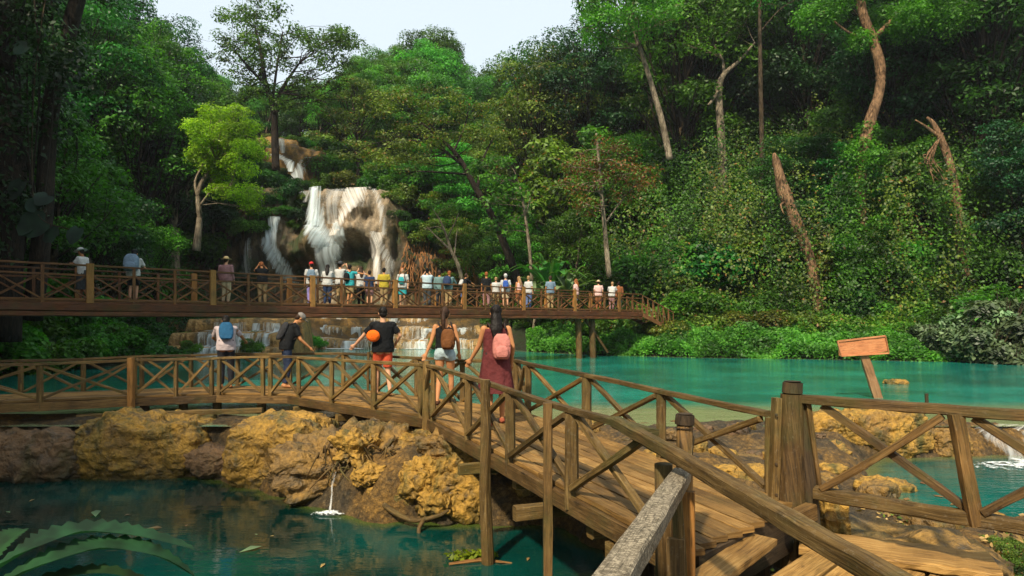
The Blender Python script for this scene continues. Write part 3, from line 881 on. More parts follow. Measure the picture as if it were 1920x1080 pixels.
def rail_z_near(px): return float(np.interp(px, [0, 250, 400, 500, 700, 800, 957, 1060, 1160, 1300], [.69, .735, .74, .78, .80, .815, .75, .72, .725, .72]))
def railing(pxs, L, zf, parent, seg_of=None, big=(), name='railing', mat='rail', th=.085, brace='X', topw=.095, toph=.055):
    """pxs: list of (px, postwidth or 0)"""
    pts = [np.array(q, float) for q in pxs]
    mb = MB()
    for a, b in zip(pts[:-1], pts[1:]):
        mb.beam(a[:3], b[:3], topw, toph, jit=.005, seg=6, warp=.006)
    top = mb.build(name, M[mat], parent)
    return top
near = [(-150, .1), (75, .10), (248, .15), (330, .075), (397, .08), (411, .08), (493, .08), (507, .08), (560, .075), (622, .08), (701, .09), (790, .10), (812, .07), (878, .085), (957, .10), (1072, .11)]
NP = []
for px, w in near:
    p = on_px(NL, px) if px > -100 else on_px(NL, px, 5)
    NP.append((p[0], p[1], rail_z_near(px), w, px))
newel_xy = np.array([1.10, 4.27])
NP.append((newel_xy[0] - .12, newel_xy[1] + .32, .722, 0, 1270))
def build_rail(NPs, parent, name, mat='rail', inward=(0, 0), skip=()):
    mb = MB()
    # runs of top rail between the corners
    for a, b in zip(NPs[:-1], NPs[1:]):
        if a[4] in skip: continue
        mb.beam((a[0], a[1], a[2] - .03), (b[0], b[1], b[2] - .03), .078, .052, jit=.004, seg=5, warp=.006)
    top = mb.build(name, M[mat], parent)
    for x, y, z, w, px in NPs:
        if w:
            mb = MB(); mb.beam((x, y, -.16), (x, y, z - .06), w, w * .8, up=(.3, 1, 0), jit=.004, seg=4)
            mb.build('post', M[mat], top)
    for a, b in zip(NPs[:-1], NPs[1:]):
        d = np.array(b[:2]) - np.array(a[:2]); L = np.linalg.norm(d)
        if L < .35: continue
        u = d / L; n = np.array([u[1], -u[0]])
        m0 = .06
        for s in (0, 1):
            A = np.array(a[:2]) + u * m0 + n * (.028 if s else -.028); B = np.array(b[:2]) - u * m0 + n * (.028 if s else -.028)
            lo, hi = .035, -.075
            mb = MB()
            if s: mb.beam((*A, lo), (*B, b[2] + hi), .05, .062, up=(n[0], n[1], 0), jit=.004, seg=5, warp=.008)
            else: mb.beam((*A, a[2] + hi), (*B, lo), .05, .062, up=(n[0], n[1], 0), jit=.004, seg=5, warp=.008)
            mb.build('cross_brace', M[mat], top)
    return top
nr = build_rail(NP, bw, 'railing')
nr['label'] = 'crossed near side railing of the boardwalk'
# corner post and round poles
p = on_px(NL, 800)
mb = MB(); mb.beam((p[0], p[1] - .07, .86), (p[0], p[1] - .07, -1.15), .105, .12, up=(0, 1, 0), seg=8, jit=.006); mb.build('corner_post', M['rail'], bw)
p = on_px(NL, 925) - np.array([.93, .36]) * .10
mb = MB(); mb.log([(p[0], p[1], .80), (p[0] + .01, p[1], .2), (p[0] - .0, p[1], -.5), (p[0] + .03, p[1], -1.2), (p[0] + .03, p[1], -2.1)], [.055, .06, .066, .07, .07], k=12); mb.build('round_pole', M['rail'], bw)
p = on_px(NL, 1040) - np.array([.93, .36]) * .07
mb = MB(); mb.beam((p[0], p[1], .72), (p[0], p[1], -2.0), .085, .085, up=(0, 1, 0), seg=8, jit=.006); mb.build('tall_post', M['post'], bw)
p = on_px(NL, 250)
mb = MB(); mb.beam((p[0], p[1] - .08, .76), (p[0], p[1] - .08, -.5), .11, .11, up=(0, 1, 0), seg=8, jit=.006); mb.build('corner_post', M['orange'], bw)
# far side railing
FP = []
for px, w, z, seg in [(990, .10, .815, 0), (1100, .12, .78, 0), (1240, .10, .735, 0), (1440, .05, .70, 0)]:
    p = on_px(FL, px, seg); FP.append((p[0], p[1], z, w, px))
FP = FP[::-1]
FP.append((*FL[1], .84, .11, 1))
def lerp_pts(a, b, n, z, w, last=True):
    return [(a[0] + (b[0] - a[0]) * t, a[1] + (b[1] - a[1]) * t, z, w, 2) for t in np.linspace(0, 1, n + 1)[1:]]
FP += lerp_pts(FL[1], FL[2], 4, .78, .085) + lerp_pts(FL[2], FL[3], 2, .76, .085) + lerp_pts(FL[3], FL[4], 2, .74, .085) + lerp_pts(FL[4], FL[5], 2, .70, .085) + lerp_pts(FL[5], FL[6], 3, .68, .085)
fr = build_rail(FP, bw, 'railing'); fr['label'] = 'crossed far side railing beside the upper pool'
# a bundle of upright boards on the far rail (x about 600)
p = FL[1] + (FL[2] - FL[1]) * .78
mb = MB()
for k in range(4): mb.beam((p[0] + (k - 1.5) * .075, p[1] + .05 * (k % 2), -.1), (p[0] + (k - 1.5) * .07, p[1] + .05 * (k % 2), .82 + .03 * (k % 3)), .055, .06, up=(0, 1, 0))
mb.build('post_bundle', M['rail'], bw)

# mossy beam lying on the rocks below the left bend
mb = MB(); mb.beam((-8.3, 12.75, -.36), (-4.9, 13.1, -.27), .14, .1, jit=.008, seg=14)
o = mb.build('fallen_beam', M['rail']); tag(o, 'long mossy beam lying on top of the ochre rocks below the boardwalk', 'beam')
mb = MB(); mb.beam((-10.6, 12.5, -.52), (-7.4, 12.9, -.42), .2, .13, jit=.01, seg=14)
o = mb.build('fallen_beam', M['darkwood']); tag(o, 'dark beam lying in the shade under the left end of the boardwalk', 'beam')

# newel with cap
nw = empty('newel_post', (newel_xy[0], newel_xy[1], -.2), 'round newel post with a dark cap at the head of the steps', 'post')
nx_, ny_ = newel_xy
mb = MB(); mb.log([(nx_, ny_, -.5), (nx_, ny_, .2), (nx_ + .005, ny_, .6), (nx_ + .005, ny_, .8)], [.055, .055, .052, .05], k=14); mb.build('shaft', M['post'], nw, smooth=True)
mb = MB(); mb.log([(nx_ + .005, ny_, .775), (nx_ + .005, ny_, .80), (nx_ + .008, ny_, .86), (nx_ + .008, ny_, .868)], [.060, .062, .058, .05], k=14, jit=.02); mb.build('cap', M['darkwood'], nw)
mb = MB(); mb.log([(nx_ - .09, ny_ + .12, -.3), (nx_ - .10, ny_ + .12, .52)], .06, k=12); mb.build('side_post', M['post'], nw, smooth=True)

# long stair handrail
hr = empty('stair_handrail', (.8, 5.0, 0), 'long thick handrail beam slanting down past the capped newel post', 'handrail')
mb = MB(); A = np.array([.785, 5.05, .70]); B = np.array([1.27, 2.3, .57]); u = B - A
mb.beam(A - u * .0, A + u * 1.35, .085, .085, jit=.004, seg=26, warp=.01, ch=.16); mb.build('beam', M['rail'], hr)
mb = MB(); mb.beam(A + u * 1.3 + np.array([0, 0, -.02]), A + u * 1.3 + np.array([0, 0, -1.6]), .09, .09, up=(0, 1, 0)); mb.build('post', M['rail'], hr)

# grey lichened rail towards the viewer
gr = empty('rail_end', (1.06, 4.15, 0), 'thick grey lichen speckled rail running from the newel post towards the viewer', 'handrail')
A = np.array([1.06, 4.16, .50]); B = np.array([.30, 2.1, .605]); u = B - A
mb = MB(); mb.beam(A, A + u * 1.5, .115, .085, jit=.003, seg=24, ch=.12); mb.build('beam', M['railgrey'], gr)
mb = MB(); mb.beam((1.035, 4.0, .44), (1.02, 3.95, -1.5), .05, .12, up=(.93, -.36, 0), seg=6); mb.build('board', M['orange'], gr)
mb = MB(); mb.beam((.96, 3.9, .42), (1.06, 3.9, -.9), .035, .09, up=(.2, -1, 0), seg=6); mb.build('brace', M['rail'], gr)
mb = MB(); mb.beam((.95, 3.86, .2), (.93, 3.8, -1.5), .04, .10, up=(.93, -.36, 0), seg=6); mb.build('board', M['post'], gr)
mb = MB(); mb.beam((.42, 2.4, .5), (.42, 2.4, -1.4), .08, .08, up=(0, 1, 0), seg=6); mb.build('post', M['railgrey'], gr)
# light diagonal between newel and rail
mb = MB(); mb.beam((1.07, 4.10, .50), (1.17, 4.33, .70), .03, .05, seg=3); mb.build('bracket', M['rail'], gr)

# thick corner post of the right hand railing
cp = empty('corner_post', (2.3, 5.5, -.3), 'massive weathered post of bundled trunks with dark cap at the boardwalk end', 'post')
bx, by = 2.29, 5.50
mb = MB(); mb.log([(bx, by, -.55), (bx, by, -.1), (bx + .01, by, .4), (bx + .02, by, .86)], [.135, .125, .10, .088], k=16, jit=.05); mb.build('trunk', M['post'], cp)
mb = MB(); mb.log([(bx + .02, by, .84), (bx + .02, by, .87), (bx + .025, by, .955), (bx + .025, by, .968)], [.077, .08, .078, .07], k=14, jit=.05); mb.build('cap', M['darkwood'], cp)
mb = MB(); mb.beam((bx - .15, by - .03, -.12), (bx - .105, by, .83), .06, .10, up=(0, 1, 0), seg=6); mb.build('side_board', M['rail'], cp)
mb = MB(); mb.log([(bx + .17, by - .04, -.55), (bx + .15, by, .1), (bx + .105, by + .02, .80)], [.085, .07, .05], k=12, jit=.08); mb.build('side_trunk', M['darkwood'], cp)
mb = MB(); mb.beam((bx + .24, by - .02, 0), (bx + .125, by - .03, .8), .035, .09, up=(0, 1, 0), seg=6); mb.build('side_board', M['post'], cp)
for zz in (.7, .3, .05):
    mb = MB(); mb.log([(bx - .14, by - .07, zz), (bx - .14, by - .085, zz)], .012, k=6); mb.build('bolt', M['darkwood'], cp)

# right hand railing
rr = empty('railing', (3.2, 4.75, 0), 'heavy wooden railing with one crossed bay on the right, above the middle pool', 'railing')
A = np.array([2.42, 5.42]); B = np.array([3.46, 4.5]); u = (B - A); u /= np.linalg.norm(u); n = np.array([u[1], -u[0]])
C = A + u * 3.2; 
Pm = np.array([3.2, 4.73])
mb = MB(); mb.beam((*(A - u * .08), .825), (*C, .825), .09, .075, jit=.005, seg=18, warp=.008); mb.build('top_rail', M['post'], rr)
mb = MB(); mb.beam((*(A + u * .04), .075), (*(A + u * 3.2), .055), .10, .10, jit=.006, seg=18); mb.build('bottom_beam', M['rail'], rr)
mb = MB(); mb.beam((*(Pm + n * .03 + u * .08), .03), (*(Pm - u * .04 + n * .03), .80), .085, .075, up=(0, 1, 0), seg=6); mb.build('post', M['post'], rr)
for (pa, za, pb, zb, o2) in [(A + u * .09, .78, Pm + u * .02, .13, -.03), (A + u * .1, .12, Pm - u * .12, .78, .03), (Pm + u * .12, .13, Pm + u * .95, .78, .03), (Pm + u * .06, .78, Pm + u * 1.0, .13, -.03)]:
    mb = MB(); mb.beam((*(pa + n * o2), za), (*(pb + n * o2), zb), .055, .065, up=(n[0], n[1], 0), seg=7, warp=.01); mb.build('cross_brace', M['post'], rr)
mb = MB(); mb.beam((*(Pm + u * 1.05), -.4), (*(Pm + u * 1.05), .80), .09, .08, up=(0, 1, 0), seg=6); mb.build('post', M['post'], rr)

# steps
st = empty('wooden_steps', (1.6, 4.8, -.35), 'worn plank steps dropping from the boardwalk beneath the long handrail', 'steps')
e = (FL[0] - NL[0]); e /= np.linalg.norm(e); dn = np.array([e[1], -e[0]])
def gxy(px, py, z): return G(px, py, z)
mb = MB(); mb.beam((1.10, 3.96, -.115), (1.80, 4.79, -.105), .21, .05, jit=.004, seg=8); mb.build('tread', M['plank'], st)
mb = MB(); mb.beam((*(NL[0] + dn * .0 + e * .1), -.22), (*(FL[0] + dn * .0 - e * .05), -.22), .03, .34, jit=.003); mb.build('riser', M['darkwood'], st)  # dark wood here puts the shade below the deck end into the colour
for k in range(6):
    q0 = np.array([1.05, 3.95]) + dn * (.26 + k * .24) + e * (.0 + .0 * k)
    mb_ = (q0, q0 + e * (1.55 + random.uniform(-.05, .25)))
    mb = MB(); mb.beam((*mb_[0], -.25 - .012 * k + random.uniform(-.006, .006)), (*mb_[1], -.25 - .012 * k), .225, .05, jit=.004, seg=8); mb.build('lower_board', M['plank'], st)
mb = MB(); mb.beam((*(FL[0] + np.array([.1, -.08])), -.06), (*(FL[0] + np.array([-.18, -.36])), -.06), .1, .13); mb.build('corner_block', M['post'], st)

pl = empty('loose_plank', (3.2, 5.3, -.4), 'broad split old plank lying on the soil below the right hand railing', 'plank')
mb = MB(); a0 = G(1500, 1004, -.27); b0 = G(1866, 1050, -.27)
mb.beam(a0 + np.array([0, 0, -.05]), b0 + np.array([0, 0, -.05]), .50, .07, jit=.007, seg=20, ch=.2); mb.build('board', M['plank'], pl)
pl['label'] = 'broad split old plank lying on the soil below the right hand railing'
mb = MB(); a1 = G(1500, 1080, -.34); b1 = G(1870, 1112, -.36)
mb.beam(a1 + np.array([0, 0, -.05]), b1 + np.array([0, 0, -.05]), .3, .06, jit=.007, seg=20, ch=.2)
o = mb.build('loose_plank', M['darkwood']); tag(o, 'dark narrow plank half under the broad split plank at the bottom edge', 'plank')

# leaning sign
sg = empty('sign', G(1648, 752, -.5), 'blank faded pinkish wooden sign on a leaning post standing in the shallow water', 'sign')
d = 16.8
A = P(1648, 752, d); B = P(1616, 655, d)
mb = MB(); mb.beam(A + (A - B) * .25, B, .22, .10, up=(0, 1, 0), seg=8, jit=.012); mb.build('post', M['signpost'], sg)
cr = [P(1569, 640, d - .1), P(1658, 630, d - .1), P(1665, 662, d - .1), P(1576, 667, d - .1)]
c1 = (cr[0] + cr[3]) / 2; c2 = (cr[1] + cr[2]) / 2
mb = MB(); mb.beam(c1, c2, .05, np.linalg.norm(cr[0] - cr[3]), jit=.012, seg=7, ch=.2); mb.build('board', M['signwood'], sg)
for q0, q1 in ((cr[0], cr[1]), (cr[3], cr[2]), (cr[0], cr[3]), (cr[1], cr[2])):
    mb = MB(); o3 = np.array([0, -.035, 0]); mb.beam(q0 + o3, q1 + o3, .03, .045, up=(0, 1, 0) if abs((q1 - q0)[0]) < .5 else (0, 0, 1), jit=.004); mb.build('edge_strip', M['signwood'], sg)

# stake with plant
mb = MB(); mb.log([P(1738, 765, 13.2), P(1737, 738, 13.2)], .035, k=7); o = mb.build('stake', M['darkwood']); tag(o, 'short dark stake standing above the golden rock right of the sign', 'stake')

# ---------------------------------------------------------------- high footbridge
UA = np.array([-14.6, 19.0]); UB = np.array([5.6, 36.8]); uu = (UB - UA) / np.linalg.norm(UB - UA); un = np.array([-uu[1], uu[0]])
def u_at(s, off=0): return UA + uu * s + un * off
SB = empty('footbridge', (*u_at(10), 1.7), 'long high timber footbridge crowded with visitors in front of the waterfall', 'footbridge')
S0, S1 = -6.5, 29.4
mb = MB()
for k in range(9):
    o1 = .1 + k * .235
    mb.beam((*u_at(S0, o1), 2.08), (*u_at(S1, o1), 2.08), .225, .05, seg=30)
mb.build('deck', M['bridgewood'], SB)
for o1 in (0.02, 2.1):
    mb = MB()
    mb.beam((*u_at(S0, o1), 1.93), (*u_at(S1, o1), 1.93), .2, .25, jit=.012, seg=60)
    mb.beam((*u_at(S0, o1 - .02), 1.72), (*u_at(S1, o1 - .02), 1.72), .16, .14, jit=.012, seg=60)
    mb.build('girder', M['redwood'], SB)
sps = list(np.arange(S0 + .3, S1 + .01, 1.2))
for o1, lab in ((0, 'near side crossed railing of the high bridge'), (2.12, 'far side crossed railing of the high bridge')):
    mb = MB()
    mb.beam((*u_at(S0, o1), 3.235), (*u_at(S1, o1), 3.08), .07, .06, jit=.006, seg=50, warp=.02)
    mb.beam((*u_at(S0, o1), 2.93), (*u_at(S1, o1), 2.84), .06, .06, jit=.006, seg=50, warp=.02)
    mb.beam((*u_at(S0, o1), 2.15), (*u_at(S1, o1), 2.15), .07, .07, jit=.006, seg=50)
    top = mb.build('railing', M['bridgewood'], SB); top['label'] = lab
    for i, s_ in enumerate(sps):
        mb = MB(); q = u_at(s_, o1); zt_ = 3.235 - .155 * (s_ - S0) / (S1 - S0)
        w = .2 if i % 3 == 1 else .09
        mb.beam((*q, 2.05), (*q, zt_ - .03 + (.1 if i % 3 == 1 else 0)), w, w * .7, up=(un[0], un[1], 0), jit=.006, seg=4)
        mb.build('post', M['orange'] if i % 3 == 1 else M['bridgewood'], top)
        if i < len(sps) - 1:
            zz = 2.89 - .08 * (s_ - S0) / (S1 - S0)
            for s in (0, 1):
                a = u_at(s_ + .08, o1 + (.03 if s else -.03)); b = u_at(sps[i + 1] - .08, o1 + (.03 if s else -.03))
                mb = MB(); mb.beam((*a, 2.2 if s else zz), (*b, zz if s else 2.2), .05, .06, up=(un[0], un[1], 0), jit=.004, seg=4); mb.build('cross_brace', M['bridgewood'], top)
# abutment and stair at the right end, supports
mb = MB(); q = u_at(S0 + .6, .4); mb.beam((*u_at(S0 - 1.6, -.5), 1.45), (*u_at(-.9, -.5), 1.45), .8, .75, jit=.02, seg=6); mb.build('abutment', M['redwood'], SB)
for s_ in (24.5, 25.6):
    mb = MB(); q = u_at(s_, .4); mb.log([(*q, 1.7), (q[0] + .1, q[1], -1.5)], .17, k=10); mb.build('pier', M['post'], SB)
mb = MB(); q = u_at(25.2, .5); mb.beam((q[0], q[1], 1.6), (q[0] + 1.3, q[1] + .9, -.2), .15, .15); mb.build('pier_brace', M['post'], SB)
sl = empty('bridge_stair', (*u_at(30.5, .5), 1.2), 'short stair with slanting railing leading off the right end of the high bridge', 'stair')
D0, D1 = u_at(S1 + .1, 0), u_at(S1 + .1, 0) + np.array([2.0, .9])
D0b, D1b = D0 + np.array([-.6, 1.8]), D1 + np.array([-.6, 1.8])
for k in range(6):
    f0 = (k + .5) / 6; a = D0 + (D1 - D0) * f0; b = D0b + (D1b - D0b) * f0
    mb = MB(); mb.beam((*a, 1.95 - k * .17), (*b, 1.95 - k * .17), .34, .06); mb.build('tread', M['bridgewood'], sl)
for a, b in ((D0, D1), (D0b, D1b)):
    mb = MB(); mb.beam((*a, 1.9), (*b, .95), .08, .22, seg=5); mb.build('stringer', M['bridgewood'], sl)
    mb = MB(); mb.beam((*a, 3.02), (*b, 2.05), .07, .06, seg=5); mb.build('rail', M['bridgewood'], sl)
    for k in range(7):
        t_ = k / 6; q = a + (b - a) * t_; q2 = a + (b - a) * min(1, t_ + .13)
        mb = MB(); mb.beam((*q, 1.9 - .95 * t_), (*q, 3.02 - .97 * t_), .06, .06, up=(0, 1, 0)); mb.build('baluster', M['bridgewood'], sl)
        if k < 6:
            mb = MB(); mb.beam((*(q + np.array([0, .03])), 3.0 - .97 * t_), (*(q2 + np.array([0, .03])), 1.95 - .95 * t_), .045, .05, up=(0, 1, 0)); mb.build('brace', M['bridgewood'], sl)
# ---------------------------------------------------------------- foliage kit
def norm(a): return a / (np.linalg.norm(a, axis=-1, keepdims=True) + 1e-9)
def leaf_arrays(pos, nrm, size, ratio=.5, droop=.25, rg=rs):
    n = len(pos)
    r = rg.normal(size=(n, 3)); a = norm(np.cross(nrm, r))
    a[:, 2] -= droop * rg.random(n); a = norm(a)
    b = norm(np.cross(nrm, a))
    L = (size * (.65 + .7 * rg.random(n)))[:, None] if not hasattr(size, '__len__') else size[:, None]
    W = L * ratio
    fold = nrm * W * .18
    V = np.stack([pos - a * L * .5, pos + b * W * .5 + fold - a * L * .08, pos + a * L * .5, pos - b * W * .5 + fold - a * L * .08], 1)
    return V.reshape(-1, 3)
def leaf_mesh(name, V):
    n = len(V) // 4
    return mesh_np(name, V, np.arange(n * 4).reshape(n, 4))
def clump(center, rad, n, size, rg=rs, ratio=.5, up=.55, shell=.5, top=.0, droop=.3):
    u = norm(rg.normal(size=(n, 3)))
    if top: u[:, 2] = np.where((u[:, 2] < 0) & (rg.random(n) < top), -u[:, 2], u[:, 2])
    rr = (shell + (1 - shell) * rg.random(n)) ** .6
    # uneven outline
    wob = 1 + .35 * fbm(u[:, 0] * 2 + center[0], u[:, 1] * 2 + center[1], u[:, 2] * 2 + center[2], 2, 3)
    pos = np.array(center) + u * np.array(rad) * (rr * wob)[:, None]
    nr = norm(u * .55 + np.array([0, 0, up]) + rg.normal(size=(n, 3)) * .42)
    return leaf_arrays(pos, nr, size, ratio, droop, rg)

def make_tree(seed, H, cr, ch, nclump, cl_r, per, leaf, ratio=.5, base=.35, flat=.5, lean=.1, style='round', shell=.35):
    """returns (trunk mesh, limb mesh, crown mesh). Origin at the foot."""
    rg = np.random.default_rng(seed); random.seed(seed)
    lx, ly = rg.normal() * lean * H, rg.normal() * lean * H
    tp = [np.array([lx * t * t + .3 * math.sin(3 * t + seed), ly * t * t, H * t]) for t in np.linspace(0, .93, 7)]
    tr = .018 * H + .05
    mt = MB(); sp = spline(tp, 3)
    mt.log([p - np.array([0, 0, .6 if i == 0 else 0]) for i, p in enumerate(sp)], [tr * (1.25 if i == 0 else 1) * (1 - .85 * i / (len(sp) - 1)) for i in range(len(sp))], k=7)
    cz = H - ch * .5
    cs = []
    tries = 0
    while len(cs) < nclump and tries < 4000:
        tries += 1
        v = rg.normal(size=3); v /= np.linalg.norm(v)
        rr = (.45 + .55 * rg.random()) if style != 'layer' else rg.random() ** .5
        if style == 'layer':
            k = rg.integers(0, 4)
            p = np.array([v[0] * cr * rr * (1 - .12 * k), v[1] * cr * rr * (1 - .12 * k), cz + ch * (k / 3 - .5)]) + [0, 0, rg.normal() * .6]
        else:
            p = np.array([v[0] * cr * rr, v[1] * cr * rr, cz + v[2] * ch * .5 * rr])
            if v[2] < -.3 and rg.random() < .5: continue
        p[0] += lx * (p[2] / H) ** 2; p[1] += ly * (p[2] / H) ** 2
        if all(np.linalg.norm((p - q) * [1, 1, 1.5]) > cl_r * .72 for q in cs) or tries > 1500: cs.append(p)
    ml = MB(); Vs = []
    for p in cs:
        f = np.clip((p[2] / H - .18) * .85, .25, .9)
        i = min(int(f * (len(sp) - 1)), len(sp) - 1); q = sp[i]
        m1 = q * .5 + p * .5 + np.array([0, 0, -.1 * cl_r]) + rg.normal(size=3) * .25
        pts = spline([q, m1, p], 3); r0 = tr * .30 * (1 - .5 * f)
        ml.log(pts, [r0 * (1 - .8 * j / (len(pts) - 1)) for j in range(len(pts))], k=5)
        for _ in range(3):
            e = p + rg.normal(size=3) * cl_r * [.6, .6, .35]
            ml.log([p * .4 + m1 * .6, p * .5 + e * .5, e], [r0 * .35, r0 * .25, .008], k=4, cap=False)
        s = cl_r * (.7 + .6 * rg.random())
        Vs.append(clump(p, (s, s, s * flat), int(per * s * s / cl_r ** 2), leaf, rg, ratio, shell=shell, top=.35))
    V = np.concatenate(Vs)
    return mt, ml, V
BARKS = {}
class TreeKind:
    def __init__(s, name, args, bark='barkdark'):
        s.name = name
        mt, ml, V = make_tree(**args)
        s.H = args['H']; s.cr = args['cr'] + args['cl_r'] * .6
        s.crown = leaf_mesh('crown', V)
        s.crown.materials.append(M['lf_mid'])
        def tomesh(mb, nm):
            me = bpy.data.meshes.new(nm); me.from_pydata(mb.v, [], mb.f)
            me.polygons.foreach_set('use_smooth', np.ones(len(me.polygons), dtype=bool)); me.update(); me.materials.append(M[bark]); return me
        s.trunk = tomesh(mt, 'trunk'); s.limbs = tomesh(ml, 'limbs')
    def place(s, name, loc, sc, rz, leafm, label, cat='tree', group=None, bark=None, szz=None):
        o = empty(name, loc, label, cat, group, rz)
        o.scale = (sc, sc, szz or sc)
        for nm, me, mt in (('trunk', s.trunk, bark), ('limbs', s.limbs, 'barkdark'), ('crown', s.crown, leafm)):
            c = bpy.data.objects.new(nm, me); COL.objects.link(c); c.parent = o
            if mt:
                c.material_slots[0].link = 'OBJECT'; c.material_slots[0].material = M[mt]
        return o
TK = {}
TK['round0'] = TreeKind('r0', dict(seed=1, H=11, cr=3.3, ch=6.5, nclump=34, cl_r=1.25, per=380, leaf=.23, flat=.62))
TK['round1'] = TreeKind('r1', dict(seed=2, H=12, cr=3.6, ch=8, nclump=40, cl_r=1.3, per=360, leaf=.24, flat=.6))
TK['round2'] = TreeKind('r2', dict(seed=3, H=9, cr=3.4, ch=6, nclump=34, cl_r=1.2, per=420, leaf=.20, flat=.7))
TK['layer0'] = TreeKind('l0', dict(seed=4, H=12, cr=4.2, ch=6, nclump=36, cl_r=1.35, per=420, leaf=.22, flat=.4, style='layer', shell=.2))
TK['layer1'] = TreeKind('l1', dict(seed=5, H=10, cr=3.8, ch=5, nclump=30, cl_r=1.3, per=420, leaf=.22, flat=.38, style='layer', shell=.2))
TK['airy0'] = TreeKind('a0', dict(seed=6, H=13, cr=4.0, ch=8, nclump=34, cl_r=1.0, per=190, leaf=.26, flat=.55, shell=.1))
TK['airy1'] = TreeKind('a1', dict(seed=7, H=12, cr=3.4, ch=8, nclump=30, cl_r=.95, per=200, leaf=.25, flat=.5, shell=.1, lean=.2))
TK['tall0'] = TreeKind('t0', dict(seed=11, H=19, cr=4.6, ch=14, nclump=75, cl_r=1.45, per=330, leaf=.25, flat=.55, lean=.05))
TK['tall1'] = TreeKind('t1', dict(seed=12, H=18, cr=5.0, ch=11, nclump=64, cl_r=1.5, per=360, leaf=.24, flat=.42, style='layer', shell=.2, lean=.07))
TK['tall2'] = TreeKind('t2', dict(seed=13, H=20, cr=4.4, ch=14, nclump=64, cl_r=1.25, per=230, leaf=.27, flat=.5, shell=.1, lean=.08))
TK['big0'] = TreeKind('b0', dict(seed=8, H=12, cr=3.4, ch=7.5, nclump=32, cl_r=1.3, per=210, leaf=.40, ratio=.62, flat=.6))

# bush kinds
def bush_mesh(seed, r, h, n, leaf, ratio=.55, lumps=9, up=.6, droop=.35):
    rg = np.random.default_rng(seed); Vs = []
    for k in range(lumps):
        a = rg.random() * 6.28; q = rg.random() ** .5 * r * .65
        z = h * (.35 + .45 * rg.random()) * (1 - .45 * q / r)
        s = r * (.32 + .22 * rg.random())
        Vs.append(clump((q * math.cos(a), q * math.sin(a), z), (s, s, s * .75), n // lumps, leaf, rg, ratio, up=up, shell=.45, top=.6, droop=droop))
    V = np.concatenate(Vs)
    return V
class BushKind:
    def __init__(s, seed, r, h, n, leaf, **k):
        s.r, s.h = r, h
        s.me = leaf_mesh('foliage', bush_mesh(seed, r, h, n, leaf, **k)); s.me.materials.append(M['lf_mid'])
        mb = MB(); rg = np.random.default_rng(seed + 50)
        for _ in range(7):
            a = rg.random() * 6.28; q = rg.random() * r * .55
            mb.log([(0, 0, -.4), (q * .5 * math.cos(a), q * .5 * math.sin(a), h * .4), (q * math.cos(a), q * math.sin(a), h * .8)], [.04, .03, .012], k=5, cap=False)
        me = bpy.data.meshes.new('stems'); me.from_pydata(mb.v, [], mb.f); me.update(); me.materials.append(M['bark']); s.st = me
    def place(s, loc, sc, rz, leafm, label, group=None, name='bush', cat='bush', sz=None):
        o = empty(name, loc, label, cat, group, rz); o.scale = (sc, sc, sz or sc)
        for nm, me, mt in (('foliage', s.me, leafm), ('stems', s.st, None)):
            c = bpy.data.objects.new(nm, me); COL.objects.link(c); c.parent = o
            if mt: c.material_slots[0].link = 'OBJECT'; c.material_slots[0].material = M[mt]
        return o
BK = [BushKind(21, 1.7, 1.9, 5200, .17), BushKind(22, 1.8, 2.2, 4200, .21, ratio=.6), BushKind(23, 1.6, 1.6, 6000, .14),
      BushKind(24, 1.6, 2.0, 3600, .25, ratio=.5, droop=.6), BushKind(25, 1.9, 2.6, 4600, .19, lumps=14)]

# ---------------------------------------------------------------- skyline of the photograph: how tall the far trees stand
def ylim(px):
    return float(np.interp(px, [0, 320, 350, 372, 400, 425, 440, 480, 540, 600, 660, 668, 690, 730, 745, 790, 830, 880, 910, 955, 965, 1000, 1026, 1034, 1060, 1100],
                           [-260, -80, -10, 40, 90, 120, 150, 165, 160, 140, 100, 92, 95, 66, 52, 56, 50, 78, 84, 90, 50, 46, 40, 0, -60, -260]))
def pix(x, y, z): return 960 + F * x / y, HY - F * (z - CZ) / y

FALLBOX = (486, 756, 262, 530)
placed = []
def try_tree(x, y, kinds, sc_rng, leafs, label_fn, margin=0, name='tree', group=None, minsc=.35):
    g = float(ground(np.array([x]), np.array([y]))[0])
    kd = random.choice(kinds); K = TK[kd]
    sc = random.uniform(*sc_rng)
    px, py = pix(x, y, g + K.H * sc)
    hw = K.cr * sc / y * F
    lim = max(ylim(px), ylim(px - hw * .5), ylim(px + hw * .5)) + random.uniform(0, 14)
    if py < lim:
        ht = (HY - lim) / F * y + CZ - g
        sc2 = ht / K.H
        if sc2 < minsc: return None
        sc = sc2; hw = K.cr * sc / y * F; py = lim
    # keep the falls clear
    ytop, ybot = py, pix(x, y, g + K.H * sc * .25)[1]
    fx0, fx1, fy0, fy1 = FALLBOX
    if y < 63 and px + hw > fx0 and px - hw < fx1 and ytop < fy1: return None
    if y >= 63 and y < 80 and px + hw > 490 and px - hw < 590 and ybot > 262: return None
    for (a, b, c) in placed:
        if math.hypot(a - x, b - y) < (c + K.cr * sc) * .42: return None
    placed.append((x, y, K.cr * sc))
    lf = random.choice(leafs)
    lab, grp, nm, bark = label_fn(kd, lf, x, y)
    K.place(nm, (x, y, g - .1), sc, random.random() * 6.28, lf, lab, 'tree', grp, bark)
    return True

